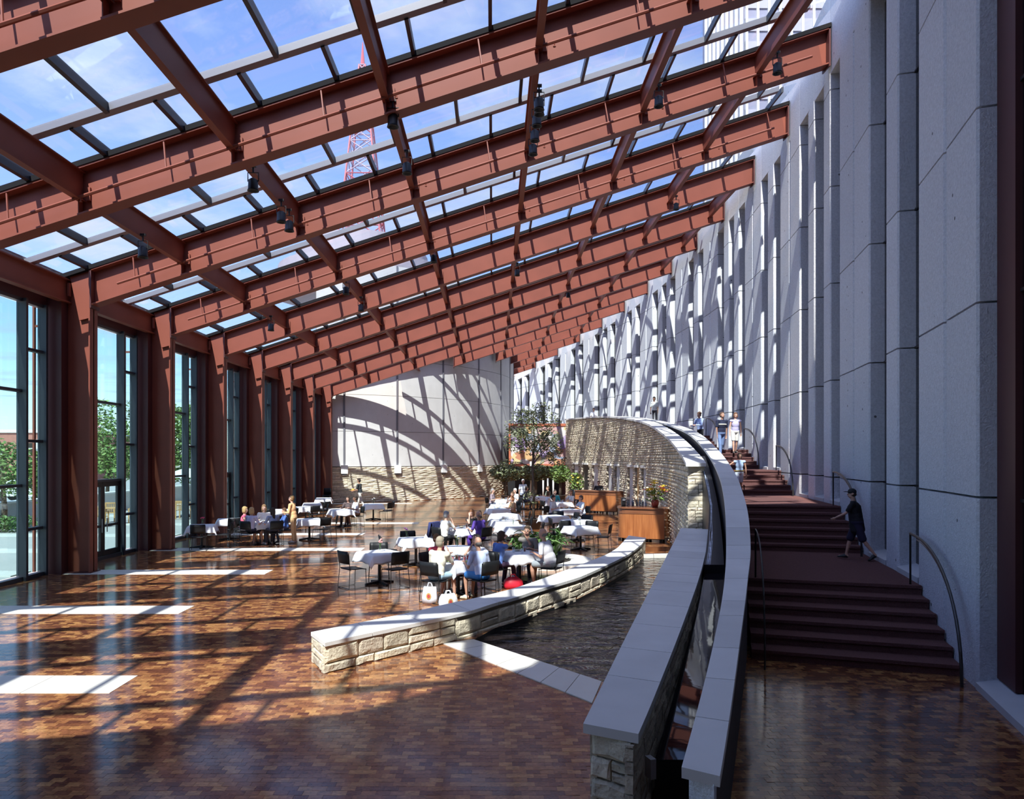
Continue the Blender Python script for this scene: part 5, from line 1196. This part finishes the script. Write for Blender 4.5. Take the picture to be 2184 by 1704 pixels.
        if hs == 'curly':
            rr = random.Random(int(loc[0] * 10))
            for i_ in range(16): a_ = rr.uniform(0, 6.28); e_ = rr.uniform(.1, 1.3); m.ell(H_(.075 * math.cos(a_) * math.cos(e_), -.03 + .085 * math.sin(a_) * math.cos(e_) * (1 if math.sin(a_) < 0 else .55), .03 + .09 * math.sin(e_)), (.034 * s,) * 3, 7, 5)
        m.build('hair', cm(hair, .85), rp_, True)
    return rp_
W = (.74, .75, .80); GREY = (.30, .29, .28); BLOND = (.42, .28, .12); DK = (.035, .022, .016); BR = (.10, .055, .03)
def diner(k, ang, label, d=.74, turn=0, **kw):
    x, y, w = seat(k, ang, d, turn); return person((x, y, 0), w, label, 'sit', **kw)
EAT = [(-.14, .36, .86), (.13, .26, 1.02)]; CHIN = [(-.16, .36, .80), (.05, .17, 1.10)]; REST = [(-.2, .34, .79), (.2, .36, .79)]
diner('T5', 238, 'person in cream T-shirt and pale blue shorts seated back to camera, party of four', .80, hair=(.32, .27, .20), shirt=(.78, .74, .60), lower='shorts', lcol=(.35, .50, .58), shoe=(.45, .32, .2), fat=1.15, lean=14, hands=EAT, h=1.75)
diner('T5', 140, 'person in a red top with short brown hair in the party of four', .72, hair=(.16, .075, .03), shirt=(.62, .06, .10), sleeve='none', skin='tan', lower='shorts', lcol=(.3, .3, .32), hands=EAT, h=1.62)
diner('T5', 42, 'dark haired person in white shirt bending over the far right of the four', .74, hair=(.05, .04, .035), shirt=W, skin='tan', lean=24, hands=EAT, tilt=-25)
diner('T5', -48, 'balding person in light blue shirt and bright blue shorts in the party of four', .80, hair=(.10, .09, .085), hs='bald', skin='tan', shirt=(.50, .58, .80), lower='shorts', lcol=(.04, .20, .55), shoe=(.62, .58, .42), fat=1.12, lean=15, hands=REST)
diner('T6', 222, 'person with brown bobbed hair and blue vest at the table beside the planter', .74, hair=(.055, .028, .016), hs='bob', shirt=(.10, .19, .50), sleeve='short', lower='trousers', lcol=(.05, .025, .06), lean=16, hands=CHIN, h=1.66)
diner('T6', 70, 'person with dark glasses and a dark shirt behind the table beside the round planter', .74, hair=(.05, .03, .018), shirt=(.20, .18, .16), skin='tan', hands=CHIN, lean=14)
diner('T6', -28, 'large person in pale grey T-shirt and shorts, seated in front of the round planter', .80, hair=(.16, .15, .14), hs='bald', skin='tan', shirt=(.52, .51, .55), lower='shorts', lcol=(.25, .28, .30), shoe=(.55, .55, .55), fat=1.22, lean=20, hands=REST, h=1.8)
diner('T3', 220, 'grey haired person in white shirt facing the purple shirted diner', .78, hair=(.30, .30, .31), shirt=(.80, .78, .72), lcol=(.03, .03, .035), fat=1.12, lean=14, hands=EAT)
diner('T3', -42, 'bald person in a purple patterned shirt and purple trousers at the right of the table', .78, hair=(.2, .16, .15), hs='bald', skin='tan', shirt=(.10, .05, .32), lcol=(.09, .035, .30), fat=1.2, lean=10, hands=REST)
diner('T3', 65, 'person with reddish hair and a black top facing the camera beyond the purple shirted diner', .72, hair=(.36, .15, .06), hs='bob', shirt=(.02, .02, .022), sleeve='none', hands=CHIN, h=1.64)
diner('L3', 190, 'fair haired person in a pink top at the left end of the window party', .74, hair=BLOND, hs='bob', shirt=(.62, .12, .20), sleeve='none', lower='skirt', lcol=(.72, .70, .72), hands=REST, h=1.62, shoe=(.05, .05, .06))
diner('L3', 248, 'blond person in lavender shirt, back to the camera, at the window party', .74, hair=(.50, .34, .17), hs='bob', shirt=(.52, .48, .66), lower='shorts', lcol=(.02, .02, .04), hands=REST, h=1.64, shoe=(.6, .58, .55))
diner('L3', 110, 'long haired person in a white blouse facing the camera across the window party table', .74, hair=(.22, .13, .06), hs='long', shirt=(.74, .73, .76), lower='skirt', lcol=(.5, .5, .5), hands=REST, h=1.66)
diner('L3', -50, 'person with long dark hair and blue grey shirt, back turned, at the window party', .76, hair=(.04, .026, .02), hs='long', shirt=(.28, .33, .50), lcol=(.05, .05, .07), hands=REST, h=1.6, shoe=(.6, .6, .6))
diner('L3', 25, 'child in a bright blue jacket at the right of the window party table', .72, hair=(.10, .05, .025), shirt=(.07, .15, .45), sleeve='long', lcol=(.08, .1, .2), hands=REST, h=1.45)
person((-6.98, 24.9, 0), 84, 'person in a peach blouse and trousers standing and looking down at the window party', 'stand', 1.66, hair=(.24, .14, .06), shirt=(.82, .46, .22), sleeve='long', lower='trousers', lcol=(.80, .52, .26), shoe=(.6, .55, .5), lean=7, hands=[(-.13, .30, 1.06), (.12, .32, 1.08)], tilt=-22, fat=1.06)
diner('C1', 30, 'person in a white T-shirt seated with back to the camera before the rotunda', .72, hair=DK, skin='brown', shirt=W, lower='shorts', lcol=(.30, .16, .08), hands=REST)
diner('C1', 75, 'person with long dark hair beside the white shirted diner before the rotunda', .74, hair=DK, hs='long', shirt=(.10, .07, .07), hands=REST, h=1.62)
person((-7.35, 39.5, 0), 75, 'waiter in a dark shirt and pale trousers carrying a tray past the rotunda', 'stand', 1.8, hair=DK, skin='tan', shirt=(.025, .03, .035), lower='trousers', lcol=(.62, .60, .55), hands=[(-.2, .35, 1.12), (.14, .34, 1.14)], stride=.35)
t = empty('tray', (-7.78, 39.62, 1.13), label='small golden tray held by the waiter near the rotunda', category='tray'); MB().lathe([(.16, 0), (.19, .02), (.18, .025)], (0, 0, 0), 14).build('dish', cm((.55, .30, .06)), t); MB().ell((0, 0, .05), (.1, .1, .07), 8, 5).build('food', cm((.6, .35, .08)), t)
# middle and right rows
diner('M4', 20, 'person with auburn hair and black clothes on the right of the fourth middle table', .74, hair=(.30, .12, .05), hs='bob', shirt=(.55, .34, .18), lcol=(.02, .02, .025), hands=REST, h=1.64)
diner('M5', 40, 'pale shirted person on the right of the fifth middle table', .74, hair=BR, shirt=(.72, .60, .54), hands=EAT)
diner('M6', 160, 'grey haired person in a dusky shirt at the left of the farthest middle table', .74, hair=(.3, .28, .28), shirt=(.30, .24, .27), hands=REST)
diner('M6', 35, 'person in a pale blue white shirt right of the farthest middle table', .78, hair=(.6, .58, .55), shirt=(.70, .74, .80), hands=REST)
person((1.75, 41.0, 0), 200, 'white haired person in a white and blue shirt standing by the farthest tables', 'stand', 1.72, hair=(.7, .68, .65), shirt=(.66, .70, .78), lcol=(.35, .4, .5))
diner('R4', 20, 'person in a pale blue shirt at the right of the fourth table by the bars', .74, hair=(.12, .10, .09), shirt=(.60, .70, .84), hands=EAT, fat=1.1)
diner('R4', 150, 'person in a white T-shirt at the left of the fourth table by the bars', .74, hair=DK, shirt=W, hands=REST)
diner('R5', 200, 'person in white top and dark trousers at the fifth table by the bars', .76, hair=BR, hs='bob', shirt=(.74, .72, .74), sleeve='long', lcol=(.06, .06, .12), hands=EAT, h=1.66)
diner('R5', 110, 'person in a teal shirt behind the fifth table by the bars', .74, hair=DK, shirt=(.05, .42, .45), hands=REST)
diner('R5', 35, 'light brown haired person in white shirt at the fifth table by the bars', .74, hair=(.28, .16, .09), shirt=(.78, .74, .70), hands=EAT)
diner('R6', 200, 'dark haired person in dark top at the farthest table by the bars', .74, hair=DK, shirt=(.05, .05, .06), hands=REST)
diner('R6', 20, 'person with brown hair in a green grey top at the farthest table by the bars', .74, hair=BR, shirt=(.24, .28, .22), hands=REST)
person((6.05, 40.3, 0), 165, 'bartender in a black waistcoat behind the far wooden bar', 'stand', 1.66, hair=BR, shirt=(.03, .03, .035), lcol=(.02, .02, .02), hands=[(-.2, .3, 1.08), (.2, .3, 1.08)])
# people on the stair
def on_stair(off, y): x, yy = offpt(off, y); return (x, yy, stair_z(math.atan2(yy - RY, x - RX)))
person((7.45, 14.5, LAND[0][1]), 62, 'child in black T-shirt, dark shorts and black cap walking across the lowest landing', 'stand', 1.45, skin='fair', hair=DK, hs='cap', shirt=(.012, .010, .014), lower='shorts', lcol=(.022, .016, .045), shoe=(.012, .012, .014), lean=10, head=8, hands=[(-.13, .38, .86), (.25, -.04, .66)], stride=.40, fat=1.28, detail=True, baggy=True)
person((7.85, 22.55, LAND[1][1]), 172, 'child in pale blue top and pale shorts with an arm on the stair parapet', 'stand', 1.34, skin='tan', hair=DK, hs='bob', shirt=(.42, .56, .80), sleeve='none', lower='shorts', lcol=(.56, .62, .74), shoe=(.6, .58, .56), belt=(.30, .20, .03), hands=[(-.22, .0, .60), (.50, .12, .98)], stride=.3, detail=True)
person(on_stair(1.22, 28.0), 196, 'person in navy T-shirt with white stripe and jeans coming down the stair', 'stand', 1.78, skin='tan', hair=(.09, .05, .035), hs='short', shirt=(.014, .018, .05), lower='trousers', lcol=(.17, .25, .46), stripe=(.75, .74, .62), tilt=-20, fat=1.15, stride=.2)
person(on_stair(.62, 28.2), 178, 'person in a lilac sleeveless top and white shorts coming down the stair', 'stand', 1.62, skin='fair', hair=(.16, .075, .04), hs='bob', shirt=(.50, .46, .70), sleeve='none', lower='shorts', lcol=(.72, .70, .66), stride=.2)
person(on_stair(1.35, 31.2), 120, 'person in a pale blue shirt leaning on the parapet of the upper stair', 'stand', 1.68, hair=(.12, .06, .035), hs='curly', skin='tan', shirt=(.38, .48, .78), sleeve='long', lcol=(.03, .03, .035), hands=[(-.1, .38, 1.1), (.2, .34, 1.08)], lean=8)
person(on_stair(.9, 41.8), 140, 'person in a pale shirt and dark tie high on the stair behind the curved wall', 'stand', 1.75, hair=DK, skin='brown', shirt=(.62, .66, .64), lcol=(.05, .05, .06))
person(on_stair(2.2, 50.6), 190, 'distant person in a white shirt at the top of the stair', 'stand', 1.7, hair=BR, shirt=W, lcol=(.2, .2, .22))

# ================================================================== OUTSIDE
def ground(x0, x1, y0, y1, z, m, name, label, **k): return MB().bb(x0, x1, y0, y1, z - .1, z).build(name, m, None, False, label=label, kind='structure', **k)
MB().add([(-160, -40, -.06), (-11.5, -40, -.06), (-11.5, 170, -.06), (-160, 170, -.06)], [(0, 1, 2, 3)]).build('ground_plaza', M['paving'], kind='structure', label='pale paved plaza outside the windows')
pbnd = empty('plaza_bands', (-17, 20, -.05), kind='structure', label='paler paving bands across the plaza')
for k in range(-2, 8): MB().bb(-34, -12.3, YK(k) - .4, YK(k) + .4, -.08, -.03).build('paving_band', M['paving_band'], pbnd, world=True)
gw = empty('garden_wall', (-21.4, 40, 0), label='low pale concrete garden wall across the plaza', category='wall')
for i in range(12):
    x0 = 16 + i * 4.4; MB().bb(-21.6, -21.2, x0 + .01, x0 + 4.38, -.05, .97).build('wall_panel', M['concrete_smooth'], gw, world=True); MB().bb(-21.68, -21.12, x0 + .01, x0 + 4.38, .97, 1.05).build('coping', M['white'], gw, world=True)
tree('street_tree', (-20.4, 29.6, 0), [(0, 0, 0), (.05, 0, .9), (-.05, 0, 2.0), (0, 0, 3.2)], [(0, 0, 2.5, 1.5, 1.4, 1.2), (.9, .2, 2.0, 1.0, 1, .8), (-.9, 0, 3.2, 1.1, 1, .8), (1.7, .4, 1.5, .7, .8, .6)], 3600, .10, M['leaf_out'], 'young leafy tree on the plaza outside the nearest window', 21)
tree('street_tree', (-25, 46, 0), [(0, 0, 0), (.1, 0, 2), (0, 0, 4.2)], [(0, 0, 3.9, 2.5, 2.2, 1.9), (1.1, 0, 2.6, 1.7, 1.8, 1.2), (-1.4, 0, 3.2, 1.7, 1.6, 1.5), (-.8, 0, 5.9, 1.3, 1.2, 1.0), (1.4, 0, 6.2, .8, .8, .6)], 5200, .15, M['leaf_out'], 'tall leafy tree beyond the garden wall seen through the doors', 22)
tree('street_tree', (-22.8, 50.5, 0), [(0, 0, 0), (.1, 0, 2), (0, 0, 4.5)], [(0, 0, 4.2, 2.8, 2.6, 2.6), (1.6, 0, 5.4, 1.8, 1.8, 1.4), (1.4, 0, 2.4, 2, 2, 1.4)], 4200, .2, M['leaf_out'], 'rounded tree seen through the third glazed bay', 23)
tree('street_tree', (-36, 44, 0), [(0, 0, 0), (.1, 0, 1.5), (0, 0, 2.8)], [(0, 0, 2.6, 2.2, 1.8, 1.3), (1.8, 0, 2.2, 1.4, 1.4, .9)], 2600, .14, M['leaf_out'], 'leafy street tree below the brick building', 24)
hd_ = empty('hedge', (-20.3, 28.9, 0), label='low clipped green planting at the foot of the garden wall', category='hedge')
leaf_cloud([(-2 + i * .55, 0, .28, .6, .5, .36) for i in range(7)], 2400, .075, 31).build('foliage', M['leaf'], hd_, kind='stuff')
bb_ = empty('brick_building', (-64, 92, 0), label='two storey red brick building across the street', category='building')
MB().bb(-84, -54, 90, 110, -.1, 6.1).build('wall', M['brick'], bb_, world=True); MB().bb(-84.2, -53.8, 89.8, 110.2, 6.1, 6.5).build('parapet', M['white'], bb_, world=True)
for row in (0, 1):
    for i in range(7):
        x = -80.5 + i * 4.1; z0 = .9 + row * 2.55
        MB().bb(x, x + 2.1, 89.9, 90, z0, z0 + 1.35).build('window', M['dark_glass'], bb_, world=True)
        MB().bb(x - .05, x + 2.15, 89.82, 89.92, z0 - .12, z0).bb(x, x + 2.1, 89.85, 89.9, z0 + .62, z0 + .70).build('window_bar', M['white'], bb_, world=True)
ar = empty('steel_arch', (-58.5, 102, 6), label='pinkish steel arch rising behind the brick building roof', category='arch')
for y in (101, 103): MB().tube([(-58.5 - 1.7 * math.cos(math.pi * i / 12) , y, 6.3 + 1.9 * math.sin(math.pi * i / 12)) for i in range(13)], .16, 6).build('rib', cm((.62, .28, .30)), ar, world=True)
for i in range(1, 12, 2): MB().tube([(-58.5 - 1.7 * math.cos(math.pi * i / 12), q, 6.3 + 1.9 * math.sin(math.pi * i / 12)) for q in (101, 103)], .08, 5).build('cross_tie', cm((.62, .28, .30)), ar, world=True)
lp = empty('street_lamp', (-24.4, 38, 0), label='dark street lamp beyond the garden wall', category='lamp'); MB().lathe([(.07, 0), (.05, 3.3)], (0, 0, 0), 8).build('pole', M['black'], lp); MB().lathe([(.1, 3.3), (.19, 3.45), (.15, 3.85), (.03, 3.95)], (0, 0, 0), 8).build('lantern', M['white'], lp)
cr = empty('car', (-29.0, 44.5, .25), .2, label='white parked car beyond the garden wall', category='car')
prof = [(-2.1, .35), (-2.1, .75), (-1.3, .92), (-.8, 1.36), (.65, 1.38), (1.25, .95), (2.1, .82), (2.15, .35)]
n = len(prof); MB().add([(x, -.85, z) for x, z in prof] + [(x, .85, z) for x, z in prof], [tuple(range(n)), tuple(range(n, 2 * n))[::-1]] + [(i, n + i, n + (i + 1) % n, (i + 1) % n) for i in range(n)]).build('body', M['white'], cr)
for y in (-.86, .86): MB().add([(-1.15, y, .95), (-.74, y, 1.29), (.6, y, 1.3), (1.05, y, .97)], [(0, 1, 2, 3)]).build('side_window', M['dark_glass'], cr)
for x in (-1.3, 1.3):
    for y in (-.86, .86): MB().tube([(x, y - .1, .33), (x, y + .1, .33)], .33, 14).build('wheel', M['black'], cr)
def patio_table(x, y, label):
    t = empty('patio_table', (x, y, -.03), .3, label=label, category='table')
    for i in range(6): MB().bb(-.75, .75, -.42 + i * .14, -.42 + i * .14 + .13, .70, .74).build('slat', M['teak'], t)
    for sx in (-.62, .62):
        for sy in (-.34, .34): MB().bb(sx - .045, sx + .045, sy - .045, sy + .045, 0, .70).build('leg', M['teak'], t)
PC = None
def patio_chair(x, y, yaw, label):
    global PC
    if PC is None:
        PC = o = empty('patio_chair')
        for i in range(5): MB().bb(-.25, .25, -.22 + i * .09, -.22 + i * .09 + .075, .42, .445).build('seat_slat', M['teak'], o)
        for i in range(7): MB().bb(-.24 + i * .075, -.21 + i * .075, -.26, -.235, .46, .84).build('back_slat', M['teak'], o)
        MB().bb(-.28, .28, -.27, -.225, .84, .90).build('top_rail', M['teak'], o)
        for sx in (-.27, .27):
            MB().bb(sx - .025, sx + .025, -.27, -.22, 0, .86).build('leg', M['teak'], o); MB().bb(sx - .025, sx + .025, .18, .23, 0, .66).build('leg', M['teak'], o); MB().bb(sx - .03, sx + .03, -.24, .25, .64, .67).build('arm', M['teak'], o)
    else: o = copy_tree(PC)
    o.location = (x, y, -.03); o.rotation_euler = (0, 0, math.radians(yaw)); tag(o, label, 'chair', 'teak patio chairs')
patio_table(-17.6, 32.2, 'teak patio table outside the glass doors'); patio_table(-15.6, 36.0, 'teak patio table farther along the windows')
for x, y, a_, l_ in ((-18.6, 31.6, -70, 'left of the nearer patio table'), (-17.9, 33.2, 190, 'behind the nearer patio table'), (-16.6, 32.9, 110, 'right of the nearer patio table'), (-17.2, 31.1, 10, 'in front of the nearer patio table'), (-16.6, 35.6, -70, 'left of the farther patio table'), (-15.2, 37.0, 180, 'behind the farther patio table'), (-15.2, 34.9, 0, 'in front of the farther patio table')): patio_chair(x, y, a_, 'teak patio armchair ' + l_)
um = empty('patio_umbrella', (-15.6, 36.2, -.03), label='white patio umbrella over the farther teak table', category='umbrella')
MB().lathe([(.025, 0), (.025, 2.5)], (0, 0, 0), 8).build('pole', M['teak'], um); MB().lathe([(1.35, 2.02), (.7, 2.28), (.03, 2.5), (.02, 2.48), (.7, 2.25)], (0, 0, 0), 8).build('canopy', M['cloth'], um); MB().lathe([(.25, 0), (.25, .08), (.05, .12)], (0, 0, 0), 12).build('base', M['black'], um)
# office tower seen through the top right of the roof
hr = empty('office_tower', (58, 135, 0), label='pale ribbed office tower seen through the right end of the glass roof', category='building')
MB().bb(44.5, 80, 125, 150, 0, 102).build('wall', M['highrise_glass'], hr, world=True)
for i in range(19): MB().bb(44.5 + i * 1.97, 44.9 + i * 1.97, 124.5, 125, 0, 102).build('mullion_fin', M['white'], hr, world=True)
for i in range(22): MB().bb(44.5, 80, 124.8, 125, 14 + i * 4.0, 16.2 + i * 4.0).build('spandrel_band', M['highrise'], hr, world=True)
for i in range(9): MB().bb(44.0, 44.5, 126 + i * 2.6, 126.5 + i * 2.6, 0, 102).build('mullion_fin', M['white'], hr, world=True)

# turn the modelled people into plain meshes
dg = bpy.context.evaluated_depsgraph_get()
for o in REMESH:
    me = bpy.data.meshes.new_from_object(o.evaluated_get(dg)); me.name = o.name
    me.polygons.foreach_set('use_smooth', [True] * len(me.polygons))
    old = o.data; o.modifiers.clear(); o.data = me; bpy.data.meshes.remove(old)
